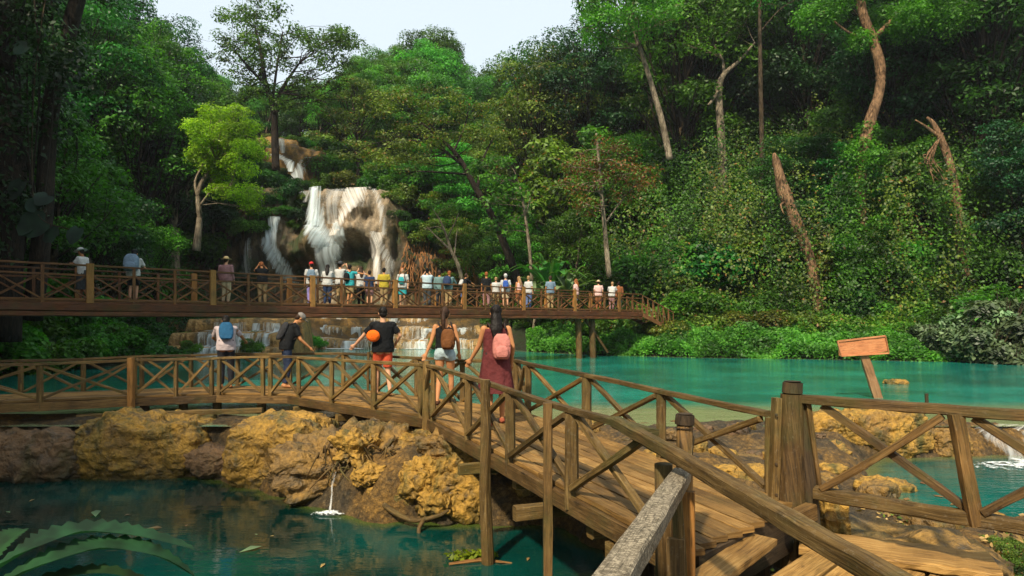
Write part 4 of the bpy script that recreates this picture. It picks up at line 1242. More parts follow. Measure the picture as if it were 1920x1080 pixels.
COLN = {'lf_dark': 'dark green', 'lf_deep': 'deep blue green', 'lf_mid': 'mid green', 'lf_bright': 'bright green', 'lf_olive': 'olive', 'lf_brown': 'reddish brown', 'lf_yellow': 'yellow green', 'lf_haze': 'soft green'}
KN = {'round': 'dense rounded', 'layer': 'flat layered', 'airy': 'sparse airy', 'big': 'large leaved', 'tall': 'tall leafy'}
def labeler(zone):
    def fn(kd, lf, x, y):
        k = ''.join(c for c in kd if not c.isdigit())
        lab = f"{KN[k]} {COLN[lf]} tree {zone}"
        return lab, lab.replace(' tree ', ' trees '), 'broadleaf_tree', random.choice(['barkdark', 'bark', 'barkpale', 'bark'])
    return fn
M['climber'] = leaf_mat('climber leaves', (.008, .026, .014), (.022, .05, .030), .06, rough=.75, clump=1.5)
M['frond'] = leaf_mat('long bright leaves', (.03, .12, .012), (.06, .20, .03), .35, clump=1)
M['frondpale'] = leaf_mat('long pale leaves', (.09, .15, .06), (.17, .24, .11), .25, clump=1)
M['frondfg'] = leaf_mat('serrated leaves', (.004, .026, .005), (.011, .05, .011), .2, rough=.8, clump=6)
M['deadleaf'] = leaf_mat('dry leaves', (.14, .07, .02), (.34, .20, .07), .1, clump=3)
M['rootorange'] = simple_mat('orange brown roots', (.26, .12, .045), .85, .4, 3)
# ---------------------------------------------------------------- individual trees of the photograph
def hero(name, label, foot, trunk, limbs, clumps, leafm, bark, leaf=.2, ratio=.5, dens=260, flat=.55, cat='tree', shell=.2, twig=True, extra=None):
    """trunk: list of (point, radius); limbs: list of such lists; clumps: list of (point, radius)"""
    o = empty(name, foot, label, cat)
    mb = MB(); pts = spline([p for p, r in trunk], 5); rr = np.interp(np.linspace(0, 1, len(pts)), np.linspace(0, 1, len(trunk)), [r for p, r in trunk])
    mb.log(pts, list(rr), k=11, jit=.07); mb.build('trunk', M[bark], o, smooth=True)
    allp = list(zip(pts, rr))
    if limbs or (clumps and twig):
        mb = MB()
        for L in limbs:
            ps = spline([p for p, r in L], 5); r2 = np.interp(np.linspace(0, 1, len(ps)), np.linspace(0, 1, len(L)), [r for p, r in L])
            mb.log(ps, list(r2), k=7, jit=.07); allp += list(zip(ps, r2))
        if twig:
            for c, r in clumps:
                c = np.array(c)
                q, qr = min(allp, key=lambda a: np.linalg.norm(a[0] - c) + max(0, a[0][2] - c[2]) * 1.5)
                m1 = (q + c) / 2 + np.random.default_rng(int(abs(c[0]) * 100)).normal(size=3) * .12 * np.linalg.norm(q - c)
                r0 = min(qr * .5, .025 * np.linalg.norm(q - c) + .012)
                mb.log(spline([q, m1, c], 3), [r0 * (1 - .12 * j) for j in range(7)], k=5)
                for _ in range(4):
                    e = c + rs.normal(size=3) * r * [.6, .6, .3]
                    mb.log([m1 * .4 + c * .6, (c + e) / 2, e], [r0 * .4, r0 * .3, .006], k=4, cap=False)
        mb.build('limbs', M[bark], o, smooth=True)
    if clumps:
        Vs = [clump(c, (r, r, r * flat), int(dens * r * r), leaf, rs, ratio, shell=shell, top=.3) for c, r in clumps]
        obj('crown', leaf_mesh('crown', np.concatenate(Vs)), M[leafm], o)
    return o
def region(pts_px, d, dd, n, r, rg):
    """random clump centres inside a px polygon, with real depth spread dd"""
    xs = [p[0] for p in pts_px]; ys = [p[1] for p in pts_px]; out = []
    t = 0
    while len(out) < n and t < 8000:
        t += 1
        x = rg.uniform(min(xs), max(xs)); y = rg.uniform(min(ys), max(ys))
        if seg_dist(np.array([x]), np.array([y]), pts_px)[0] > 0: continue
        p = P(x, y, d + rg.uniform(-dd, dd))
        if all(np.linalg.norm((p - q) * [1, .5, 1.4]) > r * .7 for q, _ in out) or t > 3000: out.append((p, r * rg.uniform(.7, 1.25)))
    return out
rg = np.random.default_rng(99)
# pale forked yellow-green tree left of the falls
d = 39.
hero('forked_tree', 'bright yellow green tree with pale forked trunk left of the waterfall', P(372, 440, d),
     [(P(368, 470, d), .22), (P(374, 410, d), .17), (P(372, 360, d), .13), (P(388, 325, d), .09), (P(405, 300, d), .05)],
     [[(P(372, 372, d), .1), (P(366, 340, d + .5), .07), (P(385, 300, d + 1), .04)], [(P(376, 385, d), .08), (P(400, 355, d - .5), .05), (P(428, 352, d - 1), .03)]],
     region([(350, 262), (372, 215), (405, 186), (450, 200), (485, 240), (496, 280), (478, 330), (500, 380), (470, 400), (420, 385), (410, 335), (350, 320), (318, 290)], d, 2.2, 46, .75, rg),
     'lf_yellow', 'barkpale', leaf=.16, dens=760, flat=.62)
# see-through tree against the sky
d = 60.
hero('airy_tree', 'tall see-through dark tree against the sky above the waterfall', P(515, 300, d),
     [(P(517, 320, d), .34), (P(515, 250, d), .3), (P(513, 200, d), .27), (P(497, 150, d), .2), (P(490, 100, d), .16), (P(478, 50, d), .08)],
     [[(P(513, 205, d), .22), (P(530, 165, d + 1), .16), (P(560, 120, d + 2), .08)], [(P(503, 165, d), .16), (P(470, 130, d - 1), .11), (P(440, 95, d - 2), .06)], [(P(512, 180, d), .14), (P(520, 120, d), .1), (P(530, 60, d), .05)]],
     region([(408, 50), (436, 5), (480, -12), (520, 15), (560, 45), (600, 60), (655, 45), (668, 90), (640, 140), (650, 180), (600, 190), (560, 175), (540, 215), (500, 190), (460, 200), (430, 170), (415, 110)], d, 4.5, 84, 1.25, rg),
     'lf_mid', 'barkdark', leaf=.27, dens=100, flat=.5, shell=.05)
# leaning dark tree with a wide flat brownish crown
d = 46.
hero('leaning_tree', 'leaning dark trunk with a wide sparse olive brown crown right of the waterfall', P(972, 525, d),
     [(P(974, 535, d), .30), (P(950, 470, d), .27), (P(925, 410, d), .24), (P(890, 350, d), .2), (P(860, 295, d), .15), (P(820, 255, d), .09), (P(790, 230, d), .05)],
     [[(P(868, 310, d), .11), (P(810, 270, d - 1), .08), (P(740, 262, d - 2), .04)], [(P(895, 355, d), .12), (P(905, 300, d + 1), .08), (P(930, 250, d + 2), .05)], [(P(850, 285, d), .09), (P(870, 240, d + 1), .06), (P(880, 200, d + 2), .04)],
      [(P(835, 270, d), .08), (P(790, 215, d - 1), .05), (P(740, 190, d - 2), .03)]],
     region([(640, 260), (660, 215), (720, 180), (800, 165), (880, 180), (930, 215), (935, 260), (880, 262), (820, 300), (760, 330), (690, 320), (645, 300)], d, 3.5, 60, 1.05, rg),
     'lf_olive', 'barkdark', leaf=.19, dens=150, flat=.35, shell=.05)
# pale branching almost bare tree beside the falls
d = 50.
T = lambda a, b, k=0: P(a, b, d + k)
hero('bare_tree', 'pale nearly leafless branching tree beside the foot of the waterfall', T(868, 520),
     [(T(868, 530), .16), (T(858, 495), .14), (T(846, 470), .12), (T(838, 445), .1), (T(826, 415), .06), (T(812, 392), .03)],
     [[(T(846, 470), .08), (T(820, 445, 1), .06), (T(800, 425, 1), .03)], [(T(838, 447), .07), (T(852, 420, -1), .05), (T(860, 400, -1), .03)], [(T(852, 480), .06), (T(856, 440, 1), .04), (T(858, 425, 1), .02)], [(T(830, 430), .05), (T(818, 425), .03), (T(796, 430), .02)]],
     [(T(800, 385), .75), (T(845, 388), .8), (T(822, 380, 1), .6)], 'lf_bright', 'barkpale', leaf=.2, dens=220, flat=.4)
# dead trunks
d = 40.5
hero('dead_trunk', 'broken leaning tan trunk rising from the vine covered bank', P(1530, 565, d),
     [(P(1546, 660, d), .28), (P(1536, 590, d), .29), (P(1527, 530, d), .31), (P(1517, 480, d), .29), (P(1494, 420, d), .36), (P(1484, 395, d), .31), (P(1470, 360, d), .39), (P(1462, 330, d), .27), (P(1456, 305, d), .24), (P(1451, 287, d), .07)],
     [[(P(1478, 378, d), .1), (P(1464, 384, d - .3), .06), (P(1470, 402, d - .3), .03)], [(P(1500, 470, d), .05), (P(1540, 455, d), .02)]], [], '', 'barktan', cat='tree')
d = 41.
hero('vine_tree', 'tall tree with curving pale tan bare trunk rising out of hanging vines', P(1615, 480, d),
     [(P(1612, 500, d), .42), (P(1612, 400, d), .38), (P(1616, 300, d), .34), (P(1632, 225, d), .36), (P(1648, 175, d), .29), (P(1650, 125, d), .31), (P(1634, 70, d), .28), (P(1616, 20, d), .27), (P(1606, -60, d), .2)],
     [[(P(1636, 75, d), .16), (P(1690, 20, d + 1), .12), (P(1740, -30, d + 2), .06)], [(P(1640, 80, d), .14), (P(1590, 60, d - 1), .08), (P(1540, 20, d - 1), .05)]],
     region([(1560, 560), (1575, 420), (1590, 320), (1608, 236), (1640, 236), (1660, 330), (1680, 450), (1690, 560)], d - .8, 1.2, 46, .8, rg)
     + region([(1500, 60), (1560, -40), (1760, -60), (1800, 30), (1720, 70), (1680, 40), (1660, 60), (1600, 90)], d, 3, 30, 1.2, rg),
     'lf_mid', 'barktan', leaf=.19, dens=520, flat=.8, twig=False)
d = 38.
hero('snag', 'leaning orange brown snag with ragged dangling roots in the vines', P(1800, 450, d),
     [(P(1812, 520, d), .24), (P(1798, 450, d), .22), (P(1796, 390, d), .22), (P(1788, 335, d), .2), (P(1772, 280, d), .22), (P(1752, 235, d), .14), (P(1738, 220, d), .06)],
     [[(P(1768, 262, d), .12), (P(1740, 240, d), .08), (P(1716, 225, d), .04)]] + [[(P(1768 - k * 4, 250 + k * 5, d), .05), (P(1752 - (k * 37) % 23, 280 + (k * 29) % 31, d - .4 + .2 * (k % 3)), .03), (P(1744 + (k * 53) % 34, 300 + (k * 41) % 60, d - .2), .012)] for k in range(9)],
     [], '', 'barktan', cat='tree')
d = 50.
hero('forked_tree', 'tree with a bleached pale fork standing against the gap of sky', P(1352, 300, d),
     [(P(1358, 360, d), .3), (P(1352, 250, d), .3), (P(1348, 190, d), .28), (P(1350, 155, d), .25), (P(1362, 135, d), .18), (P(1385, 115, d), .13), (P(1415, 80, d), .06)],
     [[(P(1350, 165, d), .16), (P(1338, 185, d - .5), .12), (P(1328, 197, d - .8), .08)], [(P(1358, 140, d), .14), (P(1354, 110, d), .1), (P(1338, 85, d), .05)]],
     region([(1290, 60), (1330, 20), (1400, 20), (1400, 60), (1350, 90), (1300, 110)], d, 2, 12, .9, rg), 'lf_mid', 'barkpale', leaf=.24, dens=130)
d = 48.
hero('slender_tree', 'thin straight brown trunk crossing the small gap of sky', P(1428, 420, d),
     [(P(1432, 460, d), .2), (P(1428, 250, d), .17), (P(1425, 100, d), .14), (P(1424, -40, d), .1)],
     [[(P(1425, 60, d), .06), (P(1460, 20, d), .04), (P(1490, 0, d), .02)]], region([(1380, -10), (1400, -70), (1480, -60), (1520, 10), (1480, 40), (1440, 10)], d, 2, 12, .9, rg), 'lf_dark', 'bark', leaf=.2, dens=130)
d = 44.
hero('slender_tree', 'slanting grey white trunk standing out of the dark slope', P(1243, 330, d),
     [(P(1256, 300, d), .22), (P(1243, 235, d), .2), (P(1225, 170, d), .17), (P(1203, 100, d), .14), (P(1180, 40, d), .09)],
     [], region([(1080, 40), (1120, -30), (1230, -40), (1260, 30), (1200, 70), (1120, 90)], d, 3, 30, 1.2, rg), 'lf_bright', 'barkpale', leaf=.24, dens=190)
d = 43.
hero('slender_tree', 'thin pale trunk behind the broad leafed plants at the bridge end', P(996, 510, d),
     [(P(998, 530, d), .12), (P(992, 460, d), .1), (P(984, 400, d), .09), (P(975, 350, d), .05)],
     [[(P(985, 405, d), .05), (P(995, 370, d), .03)]], region([(890, 300), (960, 290), (980, 340), (990, 420), (930, 440), (900, 380)], d, 1.2, 22, .75, rg), 'lf_bright', 'barkpale', leaf=.3, dens=120)
d = 39.
hero('dry_tree', 'dry reddish brown leaved tree with thin grey stem on the slope', P(1130, 480, d),
     [(P(1142, 520, d), .16), (P(1134, 430, d), .13), (P(1126, 340, d), .1), (P(1118, 250, d), .05)],
     [[(P(1134, 420, d), .06), (P(1170, 370, d), .04), (P(1200, 340, d), .02)]], region([(1060, 340), (1080, 280), (1130, 250), (1200, 290), (1220, 350), (1150, 380), (1100, 400)], d, 2, 30, .85, rg), 'lf_brown', 'barkpale', leaf=.18, dens=260)
# big leaf climbers on the dark trunk at the left
def big_leaf(mb, c, r, nrm, rot):
    nrm = np.array(nrm, float); nrm /= np.linalg.norm(nrm)
    a = np.cross(nrm, [0, 0, 1.]); a /= np.linalg.norm(a); b = np.cross(a, nrm)
    a, b = a * math.cos(rot) + b * math.sin(rot), -a * math.sin(rot) + b * math.cos(rot)
    ring = []; n = 22
    V = [tuple(np.array(c) - nrm * r * .08)]
    for lv in (.55, 1):
        for k in range(n):
            t = k / n * 2 * math.pi
            rr = r * lv * (1 - .42 * math.exp(-((t - math.pi / 2) / .22) ** 2) + .25 * math.exp(-((t - 3 * math.pi / 2) / .35) ** 2) + .03 * math.sin(9 * t))
            V.append(tuple(np.array(c) + a * rr * math.cos(t) + b * rr * math.sin(t) + nrm * r * (.10 * lv * lv * math.cos(2 * t) - .1 * lv * (1 - lv))))
    Fc = [(0, 1 + k, 1 + (k + 1) % n) for k in range(n)] + [(1 + k, 1 + n + k, 1 + n + (k + 1) % n, 1 + (k + 1) % n) for k in range(n)]
    mb.add(V, Fc, [(0, 0)] * sum(len(f) for f in Fc))
d = 22.5
vt = empty('vine_tree', P(20, 610, d), 'very dark trunk at the left edge wrapped in vines and big heart shaped leaves', 'tree')
mb = MB(); mb.log(spline([P(5, 640, d), P(12, 480, d), P(20, 300, d), P(5, 120, d), P(30, -60, d), P(10, -300, d)], 6), [.6 - .01 * i for i in range(31)], k=12, jit=.12); mb.build('trunk', M['barkdark'], vt, smooth=True)
mb = MB()
mb.log(spline([P(60, 600, d + 1), P(80, 420, d + .8), P(95, 200, d + .5), P(150, -20, d), P(190, -200, d)], 6), [.32 - .005 * i for i in range(25)], k=9, jit=.1)
for k in range(9):
    x0 = random.uniform(-10, 150); mb.log(spline([P(x0, -60, d + random.uniform(-1, 1)), P(x0 + random.uniform(-20, 20), 180, d + random.uniform(-1, 1)), P(x0 + random.uniform(-30, 30), random.uniform(300, 520), d + random.uniform(-1, 1))], 5), .03, k=5)
mb.build('hanging_vines', M['barkdark'], vt, smooth=True)
cl_ = region([(-80, 480), (-80, -200), (210, -200), (190, 60), (150, 120), (120, 200), (60, 330), (40, 480)], d + .6, 1.8, 90, .85, rg)
Vs = [clump(c, (r, r, r), int(230 * r * r), .2, rs, .5, up=.3, shell=.1) for c, r in cl_]
obj('crown', leaf_mesh('crown', np.concatenate(Vs)), M['lf_deep'], vt)
for nm, cen, col in (('big_leaf', [(32, 352, 21, .4), (64, 420, 28, 1.1), (96, 440, 18, 2.), (141, 438, 18, .2), (62, 385, 14, 2.5), (50, 430, 15, .9), (40, 90, 15, 1.), (82, 372, 16, .6)], 'lf_grey'),):
    for (px, py, rp, ro) in cen:
        mb = MB(); c = P(px, py, d - 1.2)
        big_leaf(mb, c, rp / F * (d - 1.2) , (random.uniform(-.3, .5), -1, random.uniform(.2, .7)), ro)
        mb.build('big_leaf', M['climber'] , vt, smooth=True)
    mb = MB()
    mb.log(spline([P(100, -80, d - 1), P(70, 100, d - 1), P(60, 280, d - 1), P(70, 400, d - 1.1), P(130, 430, d - 1.15)], 6), .02, k=5); mb.build('climbing_stem', M['bark'], vt)

# broad radiating plant at the bridge end
def ribbon(mb, pts, w, up=(0, 0, 1), n=9, serr=0.0, fold=.25):
    ps = spline(pts, n); m = len(ps); V = []; Fc = []
    for i, p in enumerate(ps):
        t = ps[min(i + 1, m - 1)] - ps[max(i - 1, 0)]; t = t / np.linalg.norm(t)
        s = np.cross(t, np.array(up, float)); s /= np.linalg.norm(s) + 1e-9; u = np.cross(s, t)
        f = i / (m - 1); ww = w * (math.sin(math.pi * min(1, f * .93 + .07)) ** .6) * (1 + serr * (1 if i % 2 else -1))
        V += [p - s * ww + u * ww * fold, p, p + s * ww + u * ww * fold]
    for i in range(m - 1):
        for j in range(2): Fc.append((i * 3 + j, i * 3 + j + 1, i * 3 + 4 + j, i * 3 + 3 + j))
    mb.add(V, Fc, [(0, 0)] * (4 * len(Fc)))
def frond_plant(name, foot, n, L, w, mat, label, seed, elev=(.5, 1.3), cat='plant', serr=0, stemmat='lf_bright'):
    rg = np.random.default_rng(seed); o = empty(name, foot, label, cat)
    for k in range(n):
        a = rg.random() * 6.28; e = rg.uniform(*elev); l = L * rg.uniform(.7, 1.15)
        u = np.array([math.cos(a) * math.cos(e), math.sin(a) * math.cos(e), math.sin(e)])
        b = np.array(foot, float)
        mb = MB(); mb_p = [b, b + u * l * .45, b + u * l * .8 + [0, 0, -.06 * l], b + u * l + np.array([u[0], u[1], 0]) * l * .12 + [0, 0, -.28 * l]]
        ribbon(mb, mb_p, w * rg.uniform(.8, 1.2), serr=serr)
        mb.build('frond', M[mat], o, smooth=True)
    return o
frond_plant('broad_leafed_plant', P(1032, 545, 42), 18, 3.0, .24, 'frond', 'large bright plant with long radiating leaves behind the high bridge', 5)
frond_plant('broad_leafed_plant', P(1062, 548, 40.5), 14, 2.2, .17, 'frondpale', 'pale spiky leafed plant right beside the large bright radiating one', 6, (.2, 1.1))
frond_plant('broad_leafed_plant', P(1003, 552, 41), 12, 1.8, .14, 'frondpale', 'low pale strap leafed plant left of the radiating one', 7, (.1, .9))

# foreground serrated leaves bottom left
fg = empty('serrated_plant', (-3.5, 3.1, -.5), 'large serrated arching green leaves in the bottom left corner over the dark water', 'plant')
dd = 3.9
for k, (pts, w) in enumerate([
        ([(-30, 1085, 3.6), (60, 1030, 3.7), (150, 1000, 3.9), (250, 1004, 4.0), (365, 1030, 4.1)], .12),
        ([(-20, 1110, 3.5), (80, 1060, 3.6), (190, 1030, 3.8), (290, 1042, 3.9), (366, 1082, 4.0)], .125),
        ([(-40, 1075, 3.8), (-10, 1035, 3.9), (20, 1008, 4.0), (45, 992, 4.1)], .1),
        ([(-20, 1140, 3.4), (90, 1090, 3.6), (200, 1075, 3.7), (300, 1100, 3.8)], .075)]):
    ps = [P(a, b, c) for a, b, c in pts]
    mb = MB(); ribbon(mb, ps, w, n=9, serr=.15, fold=.35)
    mb.build('leaf', M['frondfg'], fg, smooth=True)
mb = MB()
for k in range(3): mb.log(spline([(-3.6 + k * .1, 3.0, -.6), (-3.5 + .1 * k, 3.2, -.1), P(-30 + 8 * k, 1085 + 20 * k, 3.6)], 4), .015, k=6)
mb.build('stem', M['lf_mid'], fg)

# floating plant and fallen leaves on the lower pool
fp = empty('floating_plant', G(880, 1045, ZL), 'small tuft of green and red leaves floating in the dark pool by the round pole', 'plant')
Vs = [clump(G(860 + k * 16, 1050 - 5 * (k % 2), ZL) + [0, 0, .04], (.16, .10, .05), 60, .07, rs, .6, up=.9) for k in range(4)]
obj('leaves', leaf_mesh('leaves', np.concatenate(Vs)), M['lf_yellow'], fp)
mb = MB(); mb.log([G(842, 1058, ZL + .01), G(900, 1050, ZL + .02), G(960, 1056, ZL)], [.02, .03, .01], k=6); mb.build('driftwood', M['orange'], fp)
rg = np.random.default_rng(4)
spots = [(180, 963, .16, 'drift leaf'), (290, 990, .1, ''), (240, 965, .05, ''), (470, 1030, .14, ''), (605, 1060, .06, ''), (350, 985, .03, ''), (480, 1002, .03, ''), (510, 1005, .03, ''), (60, 938, .06, ''), (15, 960, .06, ''), (940, 1055, .06, ''), (990, 1048, .05, '')]
lv = []
for i, (a, b, s, _) in enumerate(spots):
    c = G(a, b, ZL + .012); V = leaf_arrays(np.array([c]), np.array([[0, -.1, 1.]]), np.array([s * 2]), .4, 0)
    V[:, 2] = np.maximum(V[:, 2], ZL + .006)
    cc = V.mean(0)
    o = obj('floating_leaf', leaf_mesh('floating_leaf', V - cc), M['deadleaf'] if i % 3 else M['frondpale'], loc=cc)
    tag(o, 'dry fallen leaf floating on the dark lower pool', 'leaf', 'fallen leaves floating on the lower pool')
for i, (a, b) in enumerate([(1680, 920), (1730, 905), (1700, 935), (1760, 930), (1650, 915), (1790, 945), (1660, 945)]):
    c = G(a, b, ZM + .012); V = leaf_arrays(np.array([c]), np.array([[0, -.1, 1.]]), np.array([.16]), .5, 0); V[:, 2] = ZM + .014
    cc = V.mean(0)
    o = obj('floating_leaf', leaf_mesh('floating_leaf', V - cc), M['deadleaf'], loc=cc)
    tag(o, 'dry fallen leaf floating on the teal middle pool', 'leaf', 'fallen leaves floating on the middle pool')

# dead roots heaped on the craggy rock
dr = empty('root_tangle', (-2.5, 10.1, -.9), 'tangle of pale dead roots and branches hanging down the craggy rock', 'roots')
for k in range(26):
    x0 = random.uniform(-3.0, -1.4); z0 = random.uniform(-.85, -.4)
    p = np.array([x0, 9.95 + .25 * (z0 + .8) + random.uniform(-.05, .05), z0])
    mb = MB(); mb.log(spline([p, p + [random.uniform(-.15, .15), -.12, random.uniform(-.05, .12)], p + [random.uniform(-.3, .3), -.14, random.uniform(-.45, -.1)]], 4), [.022 * (1 - .08 * j) for j in range(9)], k=6, jit=.15)
    mb.build('root', M['post'] if k % 3 else M['rail'], dr, smooth=True)
mb = MB(); mb.log(spline([(-1.95, 9.55, -1.0), (-1.75, 9.25, -1.1), (-1.35, 8.95, -1.2), (-1.0, 8.85, -1.12), (-.85, 8.9, -1.05)], 5), [.05 - .0015 * j for j in range(21)], k=8, jit=.12)
mb.log(spline([(-1.15, 8.9, -1.15), (-1.22, 8.75, -1.25), (-1.2, 8.7, -1.4)], 4), .03, k=7)
mb.build('branch', M['rail'], dr, smooth=True)
# hanging orange roots on the earth bank right of the falls
hr_ = empty('root_tangle', P(780, 500, 56), 'curtain of orange brown hanging roots on the earth bank right of the falls', 'roots')
mb = MB()
for k in range(170):
    px = random.uniform(752, 900); py = random.uniform(450, 500); x, y, z = P(px, py, 56)
    y = float(cliff_y(np.array([x]), np.array([z]))[0]) - random.uniform(.1, .5)
    L = random.uniform(.8, 2.6)
    mb.log([(x, y, z), (x + random.uniform(-.3, .3), y - .2, z - L * .5), (x + random.uniform(-.4, .4), y - .3, z - L)], [.05, .04, .02], k=4, cap=False)
mb.build('roots', M['rootorange'], hr_)
# ---------------------------------------------------------------- the forest
random.seed(21)
def jgrid(x0, x1, y0, y1, s):
    out = []
    yy = y0
    while yy < y1:
        xx = x0
        while xx < x1:
            out.append((xx + random.uniform(-.45, .45) * s, yy + random.uniform(-.45, .45) * s)); xx += s
        yy += s
    return out
nt_ = 0
# right slope
cand = jgrid(4, 66, 34, 84, 4.6); cand.sort(key=lambda c: c[1])
for x, y in cand:
    t = seg_dist(np.array([x]), np.array([y]), UP)[0]
    px = 960 + F * x / y
    if px > 2080 or t < 6.5 or px < 960 and y < 58: continue
    if y < 45 and 1430 < px < 1560: continue
    if y < 52 and 1295 < px < 1430: continue
    zone = 'on the slope right of the pool' if t < 18 else 'high on the slope beyond the pool'
    lf = ['lf_dark', 'lf_mid', 'lf_dark', 'lf_bright', 'lf_deep', 'lf_mid', 'lf_olive'] if px > 1100 else ['lf_mid', 'lf_bright', 'lf_olive', 'lf_dark']
    if try_tree(x, y, ['round0', 'layer0', 'layer1', 'airy1', 'big0'] if t < 12 else ['tall0', 'tall1', 'tall2', 'tall0', 'tall1'], (.7, 1.15) if t < 12 else (.85, 1.25), lf, labeler(zone)): nt_ += 1
# smaller trees standing between the tall ones
for x, y in sorted(jgrid(8, 64, 41, 80, 4.4), key=lambda c: c[1]):
    t = seg_dist(np.array([x]), np.array([y]), UP)[0]; px = 960 + F * x / y
    if px > 2060 or t < 9 or px < 1020 or (1280 < px < 1450 and y < 52): continue
    g = float(ground(np.array([x]), np.array([y]))[0]); K = TK[random.choice(['round0', 'round2', 'big0', 'round1'])]; sc = random.uniform(.65, 1.0)
    if pix(x, y, g + K.H * sc)[1] < ylim(px): continue
    lf = random.choice(['lf_mid', 'lf_bright', 'lf_dark', 'lf_mid', 'lf_haze']); lab = f"smaller {COLN[lf]} tree filling the gap between taller trunks on the right slope"
    K.place('broadleaf_tree', (x, y, g - 1.2), sc, random.random() * 6.28, lf, lab, 'tree', lab.replace(' tree ', ' trees '), 'barkdark'); nt_ += 1
# centre, behind the falls
cand = jgrid(-42, 16, 62, 112, 5.2); cand.sort(key=lambda c: c[1])
for x, y in cand:
    px = 960 + F * x / y
    if px < 300: continue
    zone = 'on the hillside above the waterfall' if y < 84 else 'on the far crest behind the waterfall'
    lf = ['lf_mid', 'lf_haze', 'lf_olive', 'lf_bright', 'lf_dark'] if y < 84 else ['lf_haze', 'lf_haze', 'lf_mid']
    if try_tree(x, y, ['round0', 'round1', 'round2', 'airy0', 'layer1', 'round1'], (.9, 1.5) if y > 80 else (.7, 1.15), lf, labeler(zone)): nt_ += 1
# slope just right of the falls, above the earth bank
cand = jgrid(-9, 8, 47, 62, 3.6)
for x, y in cand:
    px = 960 + F * x / y
    if px < 790 or (px < 905 and y < 53): continue
    if try_tree(x, y, ['round2', 'layer1', 'round0', 'airy1'], (.5, .8), ['lf_mid', 'lf_olive', 'lf_bright', 'lf_dark'], labeler('on the bank right of the waterfall')): nt_ += 1
# left bank
cand = jgrid(-58, -15, 17, 66, 4.4); cand.sort(key=lambda c: c[1])
for x, y in cand:
    px = 960 + F * x / y
    if px < -220 or px > 470: continue
    t = seg_dist(np.array([x]), np.array([y]), UP)[0]
    if t < 2.2: continue
    if y > 36 and y < 44 and 300 < px < 520: continue
    if y < 40 and px > 330: continue
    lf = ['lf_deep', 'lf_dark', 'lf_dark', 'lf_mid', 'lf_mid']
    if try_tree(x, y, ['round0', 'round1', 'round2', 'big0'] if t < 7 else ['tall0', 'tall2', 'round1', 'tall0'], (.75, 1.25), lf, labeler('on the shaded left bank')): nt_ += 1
# unseen trees added outside the frame to the left and behind the viewer: they shade the left bank and the lower pool
for (x, y, s) in [(-20, 9, 1.5), (-25, 2, 1.6), (-21, -5, 1.6), (-30, 10, 1.6), (-28, -9, 1.6), (-17, 14.5, 1.2), (-24, 15, 1.6), (-16.5, -4, 1.2), (-14, -11, 1.3), (-22, -14, 1.5), (-8, -17, 1.2), (-13, -1, 1.2), (-17, 2, 1.35), (-15.5, -6, 1.35), (-26, 20, 1.6), (-23, 11, 1.5), (-34, 16, 1.6)]:
    g = float(ground(np.array([x]), np.array([y]))[0])
    k = random.choice(['tall0', 'tall0', 'tall2'])
    TK[k].place('broadleaf_tree', (x, y, max(g, -2.3) - .1), s * .78, random.random() * 6, 'lf_dark', 'unseen dense dark green tree added to shade the pool and left bank', 'tree', 'unseen trees added to shade the pool and left bank')
print('trees', nt_)
# vines hanging over the slope
def vines(name, mat, n, seed, label, x0=6, x1=56, y0=34, y1=66, pxmin=1080, per=230):
    rg = np.random.default_rng(seed); Vs = []; c = 0
    while c < n:
        x, y = rg.uniform(x0, x1), rg.uniform(y0, y1)
        t = float(seg_dist(np.array([x]), np.array([y]), UP)[0]); px = 960 + F * x / y
        if t < 4 or t > 24 or px > 2020 or px < pxmin: continue
        g = float(ground(np.array([x]), np.array([y]))[0]); c += 1
        H = rg.uniform(3.5, 9.5); m = int(per * H / 6)
        f = rg.random(m) ** .8
        w = .25 + .55 * rg.random()
        ax_, ay_ = rg.normal() * 1.2, rg.normal() * .6
        pos = np.stack([x + ax_ * f * f + rg.normal(size=m) * w * (.5 + f), y + ay_ * f + rg.normal(size=m) * w * .6, g + .3 + H * (1 - f)], -1)
        pos[:, 0] += .35 * np.sin(pos[:, 2] * 1.3 + x)
        nr_ = norm(rg.normal(size=pos.shape) * .5 + [0, -.75, .55])
        Vs.append(leaf_arrays(pos, nr_, .19, .62, .7, rg))
    o = obj(name, leaf_mesh(name, np.concatenate(Vs)), M[mat]); tag(o, label, 'vines', kind='stuff')
vines('hanging_vines', 'lf_mid', 260, 61, 'green vines hanging in curtains over the slope right of the pool')
vines('hanging_vines', 'lf_olive', 170, 62, 'yellowish vines hanging over the slope right of the pool')
vines('hanging_vines', 'lf_dark', 160, 63, 'dark vines hanging over the slope right of the pool')

# ---------------------------------------------------------------- bushes on the banks
def bush_at(px_or_x, y, sc, leafm, label, group, kind=None, world=False, name='bush', sink=.15):
    x = px_or_x if world else (px_or_x - 960) / F * y
    g = float(ground(np.array([x]), np.array([y]))[0])
    K = BK[kind] if kind is not None else random.choice(BK)
    return K.place((x, y, g - sink), sc, random.random() * 6.28, leafm, label, group, name)
nbush = 0
# pale grey green large leafed bushes at the right edge
for px, y, sc in [(1905, 30.6, 1.15), (1850, 31.6, 1.25), (1790, 32.8, 1.0), (1960, 31, 1.4), (1880, 33.5, 1.5), (1830, 34.2, 1.2), (1750, 34.4, .8), (1945, 33.6, 1.5)]:
    bush_at(px, y, sc, 'lf_grey', 'bush with pale grey green drooping leaves at the right end of the far bank', 'pale grey green bushes at the right end of the far bank', 3, name='pale_bush')
